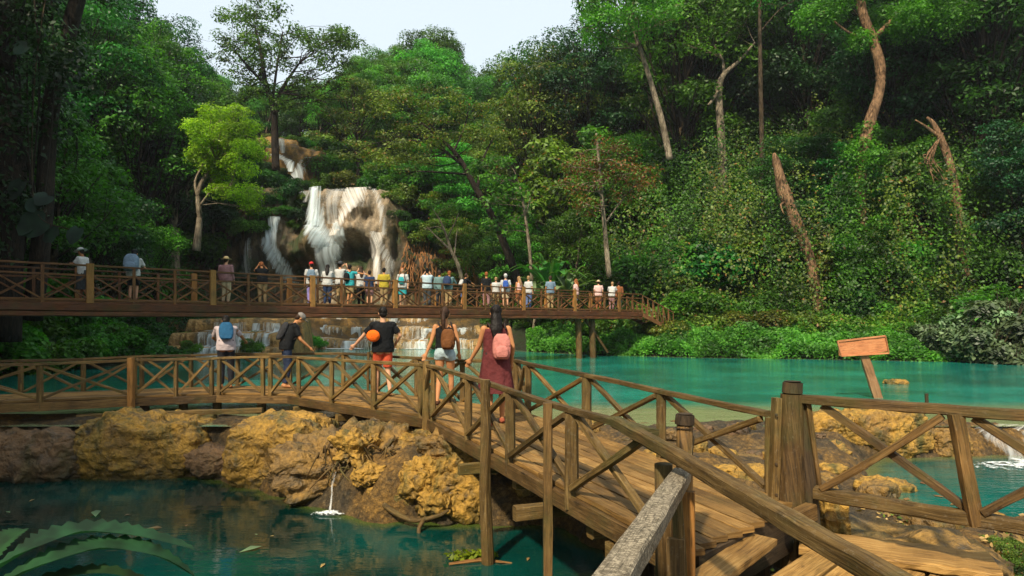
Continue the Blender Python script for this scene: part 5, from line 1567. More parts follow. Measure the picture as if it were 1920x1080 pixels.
# right slope, dense
cand = jgrid(2, 48, 33, 60, 2.5); cand.sort(key=lambda c: c[1])
for x, y in cand:
    t = float(seg_dist(np.array([x]), np.array([y]), UP)[0]); px = 960 + F * x / y
    if t < 2.6 or px > 2000 or t > 24: continue
    if 1420 < px < 1560 and y < 37 and t < 6 and False: continue
    lf = random.choice(['lf_mid', 'lf_bright', 'lf_olive', 'lf_dark', 'lf_mid', 'lf_olive'] if px > 1150 else ['lf_mid', 'lf_bright', 'lf_olive', 'lf_brown'])
    sc = random.uniform(.7, 1.3)
    if px < 1240: sc *= .8
    if 975 < px < 1095 and y < 43: continue
    lab = f"{COLN[lf]} leafy bush on the vine covered slope beyond the pool"
    bush_at(x, y, sc, lf, lab, lab.replace('bush', 'bushes'), random.choice([0, 1, 2, 4]), True); nbush += 1
# earth bank right of the falls
for x, y in jgrid(-12, 4, 47, 56.5, 2.6):
    px = 960 + F * x / y; t = float(seg_dist(np.array([x]), np.array([y]), UP)[0])
    if px < 800 or t < 1.5 or px < 880 and y < 53: continue
    lf = random.choice(['lf_mid', 'lf_olive', 'lf_brown', 'lf_bright'])
    lab = f"{COLN[lf]} low bush on the earth bank right of the waterfall"
    bush_at(x, y, random.uniform(.45, .75), lf, lab, lab.replace('bush', 'bushes'), random.choice([0, 2, 4]), True); nbush += 1
# on top of and beside the cliff
for px, py, d_, sc, lf in [(500, 345, 59.5, .9, 'lf_dark'), (530, 352, 60.5, .8, 'lf_dark'), (470, 350, 60, 1.1, 'lf_mid'), (560, 350, 62, .6, 'lf_dark'), (615, 345, 62.5, .9, 'lf_mid'), (650, 348, 62.8, 1.0, 'lf_olive'),
                           (690, 350, 62.6, 1.0, 'lf_dark'), (730, 352, 61, 1.1, 'lf_mid'), (765, 372, 60.5, 1.2, 'lf_olive'), (600, 318, 66.5, .8, 'lf_mid'), (625, 322, 66, 1.2, 'lf_bright'), (590, 300, 70, 1.2, 'lf_brown'),
                           (545, 400, 57.6, .55, 'lf_dark'), (560, 385, 58, .5, 'lf_dark'), (552, 425, 57.4, .45, 'lf_mid'), (570, 372, 58.4, .45, 'lf_olive'), (480, 400, 57, .9, 'lf_mid'), (455, 420, 56, 1.0, 'lf_bright'), (492, 425, 56.6, .5, 'lf_bright'),
                           (745, 400, 57.5, .8, 'lf_dark'), (770, 420, 57, .8, 'lf_mid'), (800, 440, 56.5, .9, 'lf_olive'), (588, 345, 64, .5, 'lf_mid'), (500, 318, 64, .7, 'lf_dark'), (530, 350, 63, .5, 'lf_olive'), (592, 312, 65, .7, 'lf_brown'), (548, 280, 69, .8, 'lf_mid'), (515, 372, 57.6, .8, 'lf_dark'), (540, 366, 58, .75, 'lf_deep'), (562, 362, 58.6, .5, 'lf_dark'), (528, 392, 57, .6, 'lf_mid'), (742, 372, 58.5, .8, 'lf_olive'), (556, 405, 57, .5, 'lf_deep'), (505, 270, 71, 1.0, 'lf_olive'), (548, 262, 72, 1.1, 'lf_mid'), (575, 272, 73, 1.2, 'lf_mid'), (610, 285, 71, 1.3, 'lf_mid'), (470, 300, 68, 1.5, 'lf_dark'),
                           (480, 325, 64, 1.2, 'lf_dark'), (530, 330, 63.5, .7, 'lf_deep'), (430, 380, 57, 1.3, 'lf_dark'), (400, 400, 55, 1.3, 'lf_deep'), (780, 345, 62, 1.5, 'lf_mid'), (820, 370, 60, 1.4, 'lf_olive'), (850, 400, 58, 1.2, 'lf_mid'), (830, 440, 56, .8, 'lf_dark'), (880, 440, 55, .9, 'lf_olive')]:
    x, y, z = P(px, py, d_)
    K = random.choice([BK[0], BK[2], BK[4]])
    lab = f"{COLN[lf]} bush clinging to the rock around the waterfall"
    K.place((x, y, z - .9 * sc), sc, random.random() * 6, lf, lab, lab.replace('bush', 'bushes')); nbush += 1
# left bank bushes beneath the bridge
for px, y, sc in [(20, 24.5, .9), (70, 25.5, .9), (120, 27, .9), (170, 29, .9), (215, 30.5, .8), (245, 31.5, .8), (40, 28, 1.2), (110, 31, 1.2), (190, 34, 1.2), (-30, 24, 1.1), (280, 45, 1.2)]:
    bush_at(px, y, sc, random.choice(['lf_bright', 'lf_mid', 'lf_dark']), 'dark leafy bush at the water edge beneath the left part of the high bridge', 'leafy bushes beneath the left part of the high bridge', random.choice([0, 1, 3])); nbush += 1
for px, y, sc in [(352, 37.1, .45), (466, 37.0, .5), (480, 40, .7), (535, 46.5, .5), (598, 46.9, .38), (702, 47.3, .32), (812, 47.5, .4), (552, 44, .75), (575, 45, .6), (520, 43, .8), (500, 42, .6), (360, 42, .7)]:
    x = (px - 960) / F * y
    BK[0].place((x, y, -.4), sc, 1., 'lf_bright', 'bright green bush growing on the low rock steps between the cascades', 'bright green bushes between the cascades'); nbush += 1
# tall shrubs filling the slope between the trees
cand = jgrid(6, 62, 38, 78, 3.7); cand.sort(key=lambda c: c[1])
for x, y in cand:
    t = float(seg_dist(np.array([x]), np.array([y]), UP)[0]); px = 960 + F * x / y
    if t < 7 or px > 2040 or px < 1000 or (1290 < px < 1430 and y < 51 and t > 11): continue
    lf = random.choice(['lf_mid', 'lf_bright', 'lf_olive', 'lf_dark', 'lf_mid', 'lf_dark', 'lf_haze'])
    lab = f"tall {COLN[lf]} shrub filling the steep slope between the trees"
    bush_at(x, y, random.uniform(1.4, 2.3), lf, lab, lab.replace('shrub', 'shrubs'), random.choice([0, 2, 4, 1]), True, name='shrub', sink=.6); nbush += 1
cand = jgrid(-52, -15, 22, 62, 3.9); cand.sort(key=lambda c: c[1])
for x, y in cand:
    t = float(seg_dist(np.array([x]), np.array([y]), UP)[0]); px = 960 + F * x / y
    if t < 3.5 or px < -150 or px > 440 or (y > 50 and px > 400): continue
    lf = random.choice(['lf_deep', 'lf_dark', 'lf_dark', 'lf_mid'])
    lab = f"tall {COLN[lf]} shrub on the shaded left bank"
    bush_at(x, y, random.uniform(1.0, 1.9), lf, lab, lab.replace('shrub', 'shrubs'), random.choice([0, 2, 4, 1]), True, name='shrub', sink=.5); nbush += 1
cand = jgrid(-36, 14, 64, 100, 4.4); cand.sort(key=lambda c: c[1])
for x, y in cand:
    px = 960 + F * x / y
    if px < 380 or px > 1130 or (500 < px < 600 and y < 74): continue
    lf = random.choice(['lf_haze', 'lf_mid', 'lf_olive', 'lf_bright'])
    lab = f"{COLN[lf]} shrub on the hillside above the waterfall"
    bush_at(x, y, random.uniform(1.3, 2.0), lf, lab, lab.replace('shrub', 'shrubs'), random.choice([0, 2, 4, 1]), True, name='shrub', sink=.5); nbush += 1
print('bushes', nbush)

# ---------------------------------------------------------------- ground cover (stuff)
def cover(name, region_fn, n, size, mat, hmax, x0, x1, y0, y1, ratio=.5, seed=0, freq=.5, label=None, up=.7):
    rg = np.random.default_rng(seed)
    X_ = rg.uniform(x0, x1, n * 3); Y_ = rg.uniform(y0, y1, n * 3)
    k = region_fn(X_, Y_); X_, Y_ = X_[k][:n], Y_[k][:n]
    g = ground(X_, Y_)
    bump_ = np.clip(.5 + .9 * fbm(X_ * freq, Y_ * freq, 0 * X_, 3, seed + 3), .05, 1.4)
    h = hmax * bump_ * (rg.random(len(X_)) ** .55)
    pos = np.stack([X_, Y_, g + h], -1)
    nr_ = norm(rg.normal(size=pos.shape) * .45 + [0, -.35, up])
    V = leaf_arrays(pos, nr_, size, ratio, .35, rg)
    o = obj(name, leaf_mesh(name, V), M[mat]); tag(o, label, 'plants', kind='stuff')
def rg_shore(x, y):
    t = seg_dist(x, y, UP); px = 960 + F * x / y
    return (t > -.5) & (t < 3.4) & (px > 955) & (px < 1850) & (y > 30)
cover('waterside_plants', rg_shore, 90000, .17, 'lf_bright', 1.35, 1, 28, 31, 48, seed=5, freq=.6, label='low bright green plants crowding the far water edge')
def rg_slope(x, y):
    t = seg_dist(x, y, UP); px = 960 + F * x / y
    return (t > 2.5) & (t < 22) & (px > 900) & (px < 2010) & ~((px < 1000) & (y > 56))
cover('slope_undergrowth', rg_slope, 220000, .19, 'lf_mid', 1.7, -4, 50, 31, 66, seed=6, freq=.35, label='tangled green undergrowth and vines covering the slope')
cover('slope_undergrowth', rg_slope, 110000, .18, 'lf_olive', 2.0, -4, 50, 31, 66, seed=16, freq=.3, label='yellowish olive undergrowth scattered over the slope')
def rg_left(x, y):
    t = seg_dist(x, y, UP); px = 960 + F * x / y
    return (t > -.1) & (t < 16) & (px < 480) & (px > -80) & (x < -13.5) & (y > 17)
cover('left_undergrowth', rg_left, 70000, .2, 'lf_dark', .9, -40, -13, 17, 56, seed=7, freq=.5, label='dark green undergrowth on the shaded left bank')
def rg_hill(x, y):
    px = 960 + F * x / y
    return (y > 62) & (px > 300) & (px < 1150) & ~((px > 500) & (px < 585) & (y < 72))
cover('hillside_undergrowth', rg_hill, 90000, .34, 'lf_haze', 1.6, -45, 18, 62, 112, seed=8, freq=.25, label='soft green undergrowth on the hillside above the waterfall')
def rg_near(x, y):
    return (seg_dist(x, y, LO) > .1) & (seg_dist(x, y, MI) > .05) & (np.abs(fbm(x * 2, y * 2, 0 * x, 2, 77)) > .28)
cover('soil_litter', rg_near, 2600, .07, 'deadleaf', .04, 2.2, 7, 3, 7, seed=9, freq=1, label='dry leaf litter on the soil by the right hand railing')

cover('soil_litter', rg_near, 1500, .05, 'lf_olive', .03, 2.2, 7, 3, 7, seed=19, freq=1, label='small green and dry leaves on the soil by the right hand railing')
for px, py, s_ in [(1895, 1062, .22), (1880, 1010, .16), (1905, 1030, .2)]:
    x, y, z = G(px, py, -.5)
    BK[2].place((x, y, -.62), s_ * .6, 2., 'lf_olive', 'small yellowish weed tuft on the soil at the bottom right corner', 'small weeds at the bottom right corner', name='weed')
# ---------------------------------------------------------------- people
def cloth(name, col, rough=.85, var=.22):
    if name in M: return M[name]
    M[name] = simple_mat(name, col, rough, var, 14 if 'skin' in name else 7, .15, .3 if 'skin' in name else .9, .01 if 'skin' in name else .05); return M[name]
SK = {'light': (.50, .27, .16), 'tan': (.42, .19, .08), 'brown': (.30, .13, .055), 'pale': (.58, .36, .25)}
def skin(k): return cloth('skin ' + k, SK[k], .55, .06)
def rgbc(name, c): return cloth(name + ' cloth', c)

class Solid:
    """overlapping closed shapes, fused by a voxel remesh into one continuous surface"""
    def __init__(s): s.V = []; s.F = []; s.n = 0
    def add(s, V, Fc):
        s.V += [tuple(map(float, v)) for v in V]; s.F += [tuple(i + s.n for i in f) for f in Fc]; s.n += len(V)
    def ell(s, c, r, axis=None, nu=14, nv=9):
        c = np.array(c, float); V = [c + [0, 0, r[2]]]
        for j in range(1, nv):
            th = math.pi * j / nv
            for i in range(nu):
                ph = 2 * math.pi * i / nu
                V.append(c + [r[0] * math.sin(th) * math.cos(ph), r[1] * math.sin(th) * math.sin(ph), r[2] * math.cos(th)])
        V.append(c - [0, 0, r[2]])
        if axis is not None:
            V = [c + axis @ (v - c) for v in V]
        Fc = [(0, 1 + i, 1 + (i + 1) % nu) for i in range(nu)]
        for j in range(nv - 2):
            a = 1 + j * nu; b = a + nu
            Fc += [(a + i, b + i, b + (i + 1) % nu, a + (i + 1) % nu) for i in range(nu)]
        a = 1 + (nv - 2) * nu; e = len(V) - 1
        Fc += [(a + i, e, a + (i + 1) % nu) for i in range(nu)]
        s.add(V, Fc)
    def limb(s, pts, rads, k=12, flat=None, ends=True):
        """tapered tube through pts; rads may be (rx, ry) with rx along the local x"""
        pts = [np.array(p, float) for p in pts]; V = []; m = len(pts)
        for i, p in enumerate(pts):
            t = pts[min(i + 1, m - 1)] - pts[max(i - 1, 0)]; t /= np.linalg.norm(t) + 1e-9
            ref = np.array([1., 0, 0]) if abs(t[0]) < .8 else np.array([0, 1., 0])
            b = np.cross(t, ref); b /= np.linalg.norm(b); a = np.cross(b, t)
            r = rads[i]; rx, ry = (r, r) if not hasattr(r, '__len__') else r
            V += [p + a * rx * math.cos(q) + b * ry * math.sin(q) for q in np.linspace(0, 2 * math.pi, k, endpoint=False)]
        Fc = [tuple(range(k))[::-1], tuple(range((m - 1) * k, m * k))]
        for i in range(m - 1):
            Fc += [(i * k + j, i * k + (j + 1) % k, (i + 1) * k + (j + 1) % k, (i + 1) * k + j) for j in range(k)]
        s.add(V, Fc)
        if ends:
            for p, r in ((pts[0], rads[0]), (pts[-1], rads[-1])):
                if not hasattr(r, '__len__'): s.ell(p, (r, r, r), nu=k, nv=6)
    def build(s, name, mat, parent, vox=.012, smooth=4, remesh=True):
        me = bpy.data.meshes.new(name); me.from_pydata(s.V, [], s.F); me.update()
        if remesh:
            o = bpy.data.objects.new('tmp', me); COL.objects.link(o)
            md = o.modifiers.new('r', 'REMESH'); md.mode = 'VOXEL'; md.voxel_size = vox; md.use_smooth_shade = True
            if smooth:
                m2 = o.modifiers.new('s', 'SMOOTH'); m2.factor = .5; m2.iterations = smooth
            dg = bpy.context.evaluated_depsgraph_get()
            me2 = bpy.data.meshes.new_from_object(o.evaluated_get(dg)); me2.name = name
            bpy.data.objects.remove(o); bpy.data.meshes.remove(me); me = me2
            me.materials.clear()
        else: me.polygons.foreach_set('use_smooth', np.ones(len(me.polygons), dtype=bool))
        o = bpy.data.objects.new(name, me); COL.objects.link(o); me.materials.append(mat); o.parent = parent
        return o

def rotx(p, piv, a):
    p = np.array(p, float) - piv; c, s_ = math.cos(a), math.sin(a)
    return np.array([p[0], p[1] * c + p[2] * s_, -p[1] * s_ + p[2] * c]) + piv
def rotz(p, piv, a):
    p = np.array(p, float) - piv; c, s_ = math.cos(a), math.sin(a)
    return np.array([p[0] * c - p[1] * s_, p[0] * s_ + p[1] * c, p[2]]) + piv

def person(loc, yaw, label, H=1.68, lean=0., arms=None, stride=0., sk='light', hair=None, top=None, bottom=None, hat=None,
           pack=None, female=False, vox=.02, shoes=None, headturn=0., headdown=0., wide=1., fingers=True, knee=0., name='person', bag=None, face=False, sleeve='short', group=None):
    """local frame: faces +Y, x to its right. arms: dict side(-1 left,+1 right) -> (elbow, wrist) in local metres for a 1.70 m body"""
    o = empty(name, loc, label, 'person', group, yaw)
    k = H / 1.70
    o.scale = (k, k, k)
    piv = np.array([0, 0, .95])
    up = lambda p: rotx(p, piv, lean)
    sw = (.165 if female else .185) * wide
    neck0, neck1 = up((0, -.01, 1.40)), up((0, .005, 1.50))
    hc = up((0, .02, 1.595)) + np.array([0, .04 * math.sin(headdown), -.02 * headdown])
    arms = arms or {}
    J = {}
    for s in (-1, 1):
        sh = up((s * sw, -.01, 1.375))
        el, wr = arms.get(s, (None, None))
        if el is None: el, wr = up((s * (sw + .055), -.03, 1.10)), up((s * (sw + .06), .06, .86))
        else: el, wr = np.array(el, float), np.array(wr, float)
        hip = np.array([s * .085 * (1.08 if female else 1), 0, .90])
        st = stride * s
        kn = np.array([s * .095, st * .5 + .03 + (knee if s == 1 else 0), .48]); an = np.array([s * .095, st - .03, .085])
        if st < -.05: kn = kn + [0, .06, 0]; 
        J[s] = (sh, el, wr, hip, kn, an)
    b = Solid()
    # trunk
    tw = .95 if female else 1.0
    b.limb([(0, 0, .84), (0, 0, .93), up((0, .0, 1.05)), up((0, .0, 1.2)), up((0, 0, 1.33)), up((0, -.01, 1.415))],
           [(.13 * wide, .10), (.165 * wide * (1.05 if female else 1), .115), (.135 * wide * tw, .10), (.155 * wide * tw, .112), (.165 * wide, .105), (.085, .06)], k=16, ends=False)
    if female: b.ell(up((-.07, .09, 1.25)), (.06, .05, .06)); b.ell(up((.07, .09, 1.25)), (.06, .05, .06))
    b.ell((-.075, -.05, .89), (.095, .085, .10)); b.ell((.075, -.05, .89), (.095, .085, .10))
    b.limb([neck0, neck1, hc], [.058, .052, .05])
    hr = np.eye(3)
    ca, sa = math.cos(headturn), math.sin(headturn)
    cd, sd = math.cos(headdown), math.sin(headdown)
    Rz = np.array([[ca, -sa, 0], [sa, ca, 0], [0, 0, 1]]); Rx = np.array([[1, 0, 0], [0, cd, sd], [0, -sd, cd]])
    A = Rz @ Rx
    hp = lambda v: hc + A @ np.array(v, float)
    b.ell(hp((0, -.01, .03)), (.077, .095, .095), A); b.ell(hp((0, .03, -.035)), (.058, .066, .075), A)   # skull, jaw
    b.limb([hp((0, .088, .018)), hp((0, .108, -.012))], [.011, .016]); b.ell(hp((0, .088, -.045)), (.024, .012, .010), A)  # nose, mouth
    for s in (-1, 1): b.ell(hp((s * .079, .0, .0)), (.012, .02, .03), A)
    for s in (-1, 1):
        sh, el, wr, hip, kn, an = J[s]
        b.limb([sh, (sh + el) / 2, el, el * .65 + wr * .35, wr], [.052 * wide, .044, .037, .037, .025])
        d = wr - el; d /= np.linalg.norm(d)
        sd_ = np.cross(d, [0, 1., 0]); sd_ /= np.linalg.norm(sd_) + 1e-9; nn = np.cross(sd_, d)
        pc = wr + d * .045
        b.limb([wr, pc, wr + d * .085], [(.028, .018), (.040, .016), (.038, .014)], ends=False)
        b.ell(pc, (.036, .028, .045), None)
        if fingers:
            for q, (off, Lf) in enumerate(((-.030, .066), (-.010, .076), (.010, .072), (.028, .056))):
                p0 = wr + d * .08 + sd_ * off; p1 = p0 + d * Lf * .5 + nn * .006; p2 = p1 + d * Lf * .45 + nn * (-.018)
                b.limb([p0, p1, p2], [.0095, .0088, .0075], k=7)
            p0 = wr + d * .025 + sd_ * (-s * .0 - .036); b.limb([p0, p0 + d * .035 - sd_ * .022, p0 + d * .062 - sd_ * .026], [.012, .0105, .009], k=7)
        th = 1.08 if female else 1.0
        b.limb([hip, (hip * .6 + kn * .4), kn, kn * .62 + an * .38 + [0, -.012, 0], an], [.088 * th, .077 * th, .052, .050, .035])
        b.limb([an + [0, -.04, -.035], an + [0, .05, -.045], an + [s * .012, .14, -.06], an + [s * .012, .19, -.065]], [.032, .034, .034, .022])
    body = b.build('body', skin(sk), o, vox, 5)
    # clothes
    if top:
        col, kind = top[0], top[1]
        t = Solid(); g = .018 if kind != 'tank' else .010
        lo = {'tank': 1.0, 'shirt': .84, 'crop': .98}.get(kind, .84)
        loose = .022 if kind in ('shirt', 'long') else 0
        pts = [(0, 0, lo), (0, 0, max(lo + .05, .95)), up((0, 0, 1.08)), up((0, 0, 1.22)), up((0, 0, 1.34)), up((0, -.01, 1.43))]
        w0 = [(.165, .125), (.170, .125), (.150, .115), (.165, .122), (.172, .115), (.075, .07)]
        if kind == 'tank': pts = pts[:-1] + [up((0, -.005, 1.37))]; w0 = w0[:-1] + [(.13, .09)]
        t.limb(pts, [((a + g + loose) * wide, b_ + g + loose * .7) for a, b_ in w0], k=18, ends=False)
        if kind != 'tank':
            for s in (-1, 1):
                sh, el, wr, *_ = J[s]
                e_ = el * .72 + sh * .28 if kind == 'shirt' else wr * .93 + el * .07
                mid = (sh + e_) / 2 if kind == 'shirt' else el
                t.limb([up((s * .08, -.01, 1.39)), sh, mid, e_], [.06, .068 * wide, .062 if kind == 'shirt' else .052, .066 if kind == 'shirt' else .04], ends=False)
                t.ell(sh, (.07 * wide, .066, .06))
        else:
            for s in (-1, 1): t.limb([up((s * .075, .08, 1.33)), up((s * .085, .0, 1.425)), up((s * .08, -.09, 1.34))], [.014] * 3, k=6)
        t.build('shirt' if kind != 'tank' else 'tank_top', rgbc(*col), o, max(vox * .9, .012), 3)
    if bottom:
        col, kind = bottom
        t = Solid()
        if kind in ('shorts', 'long', 'hot'):
            t.limb([(0, 0, .86), (0, -.01, .92), (0, 0, 1.0)], [(.17 * wide, .13), (.185 * wide * (1.03 if female else 1), .14), (.155 * wide, .12)], k=16, ends=False)
            if kind == 'hot': t.ell((-.08, -.055, .885), (.10, .09, .10)); t.ell((.08, -.055, .885), (.10, .09, .10))
            for s in (-1, 1):
                sh, el, wr, hip, kn, an = J[s]
                if kind == 'shorts': e_ = kn * .85 + hip * .15; r = [.105, .10, .088]
                elif kind == 'hot': e_ = kn * .26 + hip * .74; r = [.105, .105, .108]
                else: e_ = an + [0, 0, .02]; r = [.105, .075, .055]
                t.limb([hip, (hip + e_) / 2 if kind != 'long' else kn, e_], [r[0], r[1], (r[2], r[2])], ends=False)
            t.build('shorts' if kind != 'long' else 'trousers', rgbc(*col), o, max(vox * .9, .012), 3)
        else:
            lo = .46 if kind == 'dress' else .38
            tp_ = 1.0 if kind != 'dress' else 1.38
            rings = []; n = 40; V = []
            hs = np.linspace(lo, tp_, 16)
            for h in hs:
                f = (h - lo) / max(1e-6, (1.02 - lo)); f = min(f, 1)
                if h <= 1.02: rx, ry = .245 - .065 * f, .225 - .065 * f
                else:
                    ff = (h - 1.02) / .36; rx, ry = .165 + .01 * math.sin(ff * 3.1), .125 + .008 * math.sin(ff * 3)
                rx *= wide * (1.03 if female else 1)
                c = up((0, 0, h)) if h > .95 else np.array([0, 0, h]) + [0, (.03 * math.sin(h * 9)) * (1 - f), 0]
                amp = .018 * (1 - f)
                V += [c + [(rx + amp * math.sin(9 * q)) * math.cos(q), (ry + amp * math.sin(9 * q + 1)) * math.sin(q), 0] for q in np.linspace(0, 2 * math.pi, n, endpoint=False)]
            Fc = []
            for i in range(15): Fc += [(i * n + j, i * n + (j + 1) % n, (i + 1) * n + (j + 1) % n, (i + 1) * n + j) for j in range(n)]
            Fc.append(tuple(range(15 * n, 16 * n)))
            t.add(V, Fc)
            ob = t.build(kind, rgbc(*col), o, remesh=False)
            if kind == 'dress':
                t = Solid()
                for s in (-1, 1): t.limb([up((s * .08, .10, 1.34)), up((s * .085, .0, 1.43)), up((s * .08, -.10, 1.34))], [.02] * 3, k=7)
                t.build('straps', rgbc(*col), o, remesh=False)
    # hair
    if hair:
        col, kind = hair
        t = Solid()
        t.ell(hp((0, -.022, .042)), (.087, .098, .096), A)
        t.ell(hp((0, -.06, -.01)), (.076, .055, .075), A)
        if kind == 'long':
            t.limb([hp((0, -.06, .02)), hp((0, -.10, -.08)), up((0, -.135, 1.38)), up((0, -.145, 1.22))], [(.075, .05), (.088, .045), (.09, .035), (.05, .02)], k=12, ends=False)
        if kind == 'pony':
            t.limb([hp((0, -.10, .04)), hp((0, -.14, -.02)), up((.0, -.14, 1.42)), up((.01, -.13, 1.27)), up((.01, -.12, 1.2))], [.035, .042, .040, .03, .012], k=10)
        if kind == 'bun': t.ell(hp((0, -.09, .10)), (.05, .05, .05), A)
        hb = t.build('hair', cloth('hair ' + col, {'black': (.008, .006, .005), 'brown': (.035, .018, .01), 'red': (.22, .07, .02), 'fair': (.28, .17, .08), 'grey': (.25, .24, .22)}[col], .5, .3), o, max(vox * .8, .012), 2)
    if hat:
        col, kind = hat
        t = Solid()
        if kind == 'cap':
            t.ell(hp((0, -.01, .055)), (.094, .108, .085), A); t.ell(hp((0, .13, .045)), (.06, .07, .012), A)
        elif kind == 'wool': t.ell(hp((0, -.01, .055)), (.095, .11, .10), A)
        else:
            t.ell(hp((0, -.01, .075)), (.096, .106, .08), A)
            t.ell(hp((0, -.005, .045)), ((.19 if kind == 'sun' else .16), (.20 if kind == 'sun' else .17), .014), A, nu=24)
        t.build('hat', rgbc(*col), o, remesh=False)
    if face:
        t = Solid()
        for s in (-1, 1): t.ell(hp((s * .03, .083, .02)), (.018, .008, .012), A)
        t.build('sunglasses', cloth('black lens', (.01, .01, .012), .2), o, remesh=False)
    if shoes:
        t = Solid()
        for s in (-1, 1):
            an = J[s][5]; t.limb([an + [0, -.05, -.045], an + [0, .05, -.05], an + [s * .012, .15, -.058], an + [s * .012, .20, -.06]], [.04, .042, .042, .028])
            t.build('shoe', rgbc(*shoes), o, remesh=False); t = Solid()
    # rucksack carried on the back: a thing of its own
    if pack:
        (pc, lab, size, off) = pack
        cat = 'rucksack'
        bo = empty('rucksack', loc, lab, cat, None, yaw); bo.scale = (k, k, k)
        w, h, dp = size
        c = up((off[0], -.125 - dp * .5 + off[1], 1.20 + off[2]))
        t = Solid()
        n = 20
        for part_, (ww, hh, dd, cc) in (('sack', (w, h, dp, c)), ('pocket', (w * .72, h * .45, dp * .45, c + [0, -dp * .55, -h * .2]))):
            t = Solid(); V = []
            for z_, sc in zip(np.linspace(-1, 1, 9), [.72, .9, .97, 1, 1, .98, .93, .8, .5]):
                ctr = cc + (up((0, 0, 1 + z_ * hh / 2)) - up((0, 0, 1)))
                for q in np.linspace(0, 2 * math.pi, n, endpoint=False):
                    sx = math.copysign(abs(math.cos(q)) ** .5, math.cos(q)); sy = math.copysign(abs(math.sin(q)) ** .5, math.sin(q))
                    V.append(ctr + [sx * ww / 2 * sc, sy * dd / 2 * sc, 0])
            Fc = [tuple(range(n))[::-1], tuple(range(8 * n, 9 * n))]
            for i in range(8): Fc += [(i * n + j, i * n + (j + 1) % n, (i + 1) * n + (j + 1) % n, (i + 1) * n + j) for j in range(n)]
            t.add(V, Fc); t.build(part_, rgbc(*pc), bo, remesh=False)
        for s in (-1, 1):
            t = Solid()
            t.limb([up((off[0] * .5 + s * .10, -.12, 1.38)), up((s * .115, -.03, 1.455)), up((s * .115, .07, 1.42)), up((s * .125, .145, 1.30)), up((s * .16, .09, 1.12)), up((s * .14, -.10, 1.02))], [.016] * 6, k=7)
            t.build('strap', rgbc('dark strap', (.03, .022, .02)), bo, remesh=False)
    return o

def gz(px, py, z=0.0): return G(px, py, z)
# --- the five visitors on the low boardwalk
p = G(718, 741, 0)
person(p, R(22), 'man in black t-shirt and red shorts walking away, hand on the far rail', 1.74, arms={-1: ((-.36, .12, 1.16), (-.50, .26, .98)), 1: ((.33, -.04, 1.16), (.27, .16, .97))},
       stride=-.20, sk='light', hair=('black', 'short'), top=(('black', (.008, .009, .010)), 'shirt'), bottom=(('orange red', (.45, .07, .03)), 'shorts'), vox=.011, wide=1.06)
pb = empty('waist_pouch', (p[0], p[1], 0), 'bright orange round pouch on the hip of the man in black', 'pouch')
t = Solid(); t.ell((p[0] - .15, p[1] - .22, 1.19), (.135, .085, .12), nu=20, nv=14); t.limb([(p[0] - .20, p[1] - .26, 1.29), (p[0] - .1, p[1] - .27, 1.29)], [.016, .016], k=6)
oo = t.build('pouch_body', rgbc('bright orange', (.75, .13, .01)), pb, vox=.012); oo.location = -pb.location
t = Solid(); t.limb([(p[0] - .27, p[1] - .21, 1.17), (p[0] - .16, p[1] - .30, 1.18), (p[0] - .03, p[1] - .22, 1.17)], [.008] * 3, k=5)
oo = t.build('zip', rgbc('dark strap', (.03, .022, .02)), pb, remesh=False); oo.location = -pb.location
p = G(834, 757, 0)
person(p, R(-6), 'woman in black tank top and pale denim shorts with a brown ponytail', 1.70, female=True, arms={-1: ((-.23, -.06, 1.12), (-.31, -.12, .90)), 1: ((.24, -.02, 1.12), (.24, .10, .90))},
       stride=.17, sk='tan', hair=('brown', 'pony'), top=(('black', (.008, .009, .010)), 'tank'), bottom=(('pale denim', (.30, .38, .40)), 'hot'),
       pack=(('woven brown', (.13, .05, .016)), 'woven brown leather rucksack of the woman in denim shorts', (.25, .36, .15), (.10, 0, -.04)), vox=.011, shoes=('brown sandal', (.09, .04, .02)))
p = G(930, 795, 0)
person(p, R(4), 'woman in a long dusty red sleeveless dress with long black hair', 1.68, female=True, arms={-1: ((-.24, .06, 1.14), (-.36, .16, .93)), 1: ((.24, -.03, 1.12), (.23, .10, .88))},
       stride=.16, sk='tan', hair=('black', 'long'), bottom=(('dusty red', (.10, .022, .022)), 'dress'),
       pack=(('pink patterned', (.46, .17, .14)), 'small pink patterned rucksack of the woman in the red dress', (.26, .36, .15), (.07, 0, -.07)), vox=.011, shoes=('orange sandal', (.30, .08, .04)), wide=1.04)
p = G(424, 728, 0)
person(p, R(24), 'dark haired visitor in pale shirt with blue rucksack leaning on the rail', 1.70, lean=.55, headdown=.4, arms={-1: ((-.26, .45, 1.10), (-.12, .62, 1.0)), 1: ((.34, .38, 1.12), (.42, .60, 1.02))},
       sk='brown', hair=('black', 'short'), top=(('pale pinkish', (.36, .30, .30)), 'shirt'), bottom=(('black trouser', (.015, .015, .018)), 'long'),
       pack=(('blue', (.015, .07, .14)), 'blue rucksack on the back of the leaning visitor', (.30, .44, .18), (0, 0, 0)), vox=.014)
p = G(537, 727, 0)
person(p, R(-62), 'man in grey cap and black t-shirt looking down over the rail', 1.72, lean=.40, headdown=.7, arms={-1: ((-.24, .30, 1.08), (-.20, .48, .92)), 1: ((.25, .26, 1.06), (.22, .46, .88))},
       sk='tan', hair=('brown', 'short'), hat=(('grey cap', (.20, .18, .16)), 'cap'), top=(('black', (.008, .009, .010)), 'shirt'), bottom=(('dark blue jeans', (.02, .03, .06)), 'long'),
       pack=(('charcoal', (.03, .03, .032)), 'charcoal rucksack of the man in the grey cap', (.28, .42, .14), (0, 0, 0)), vox=.014)

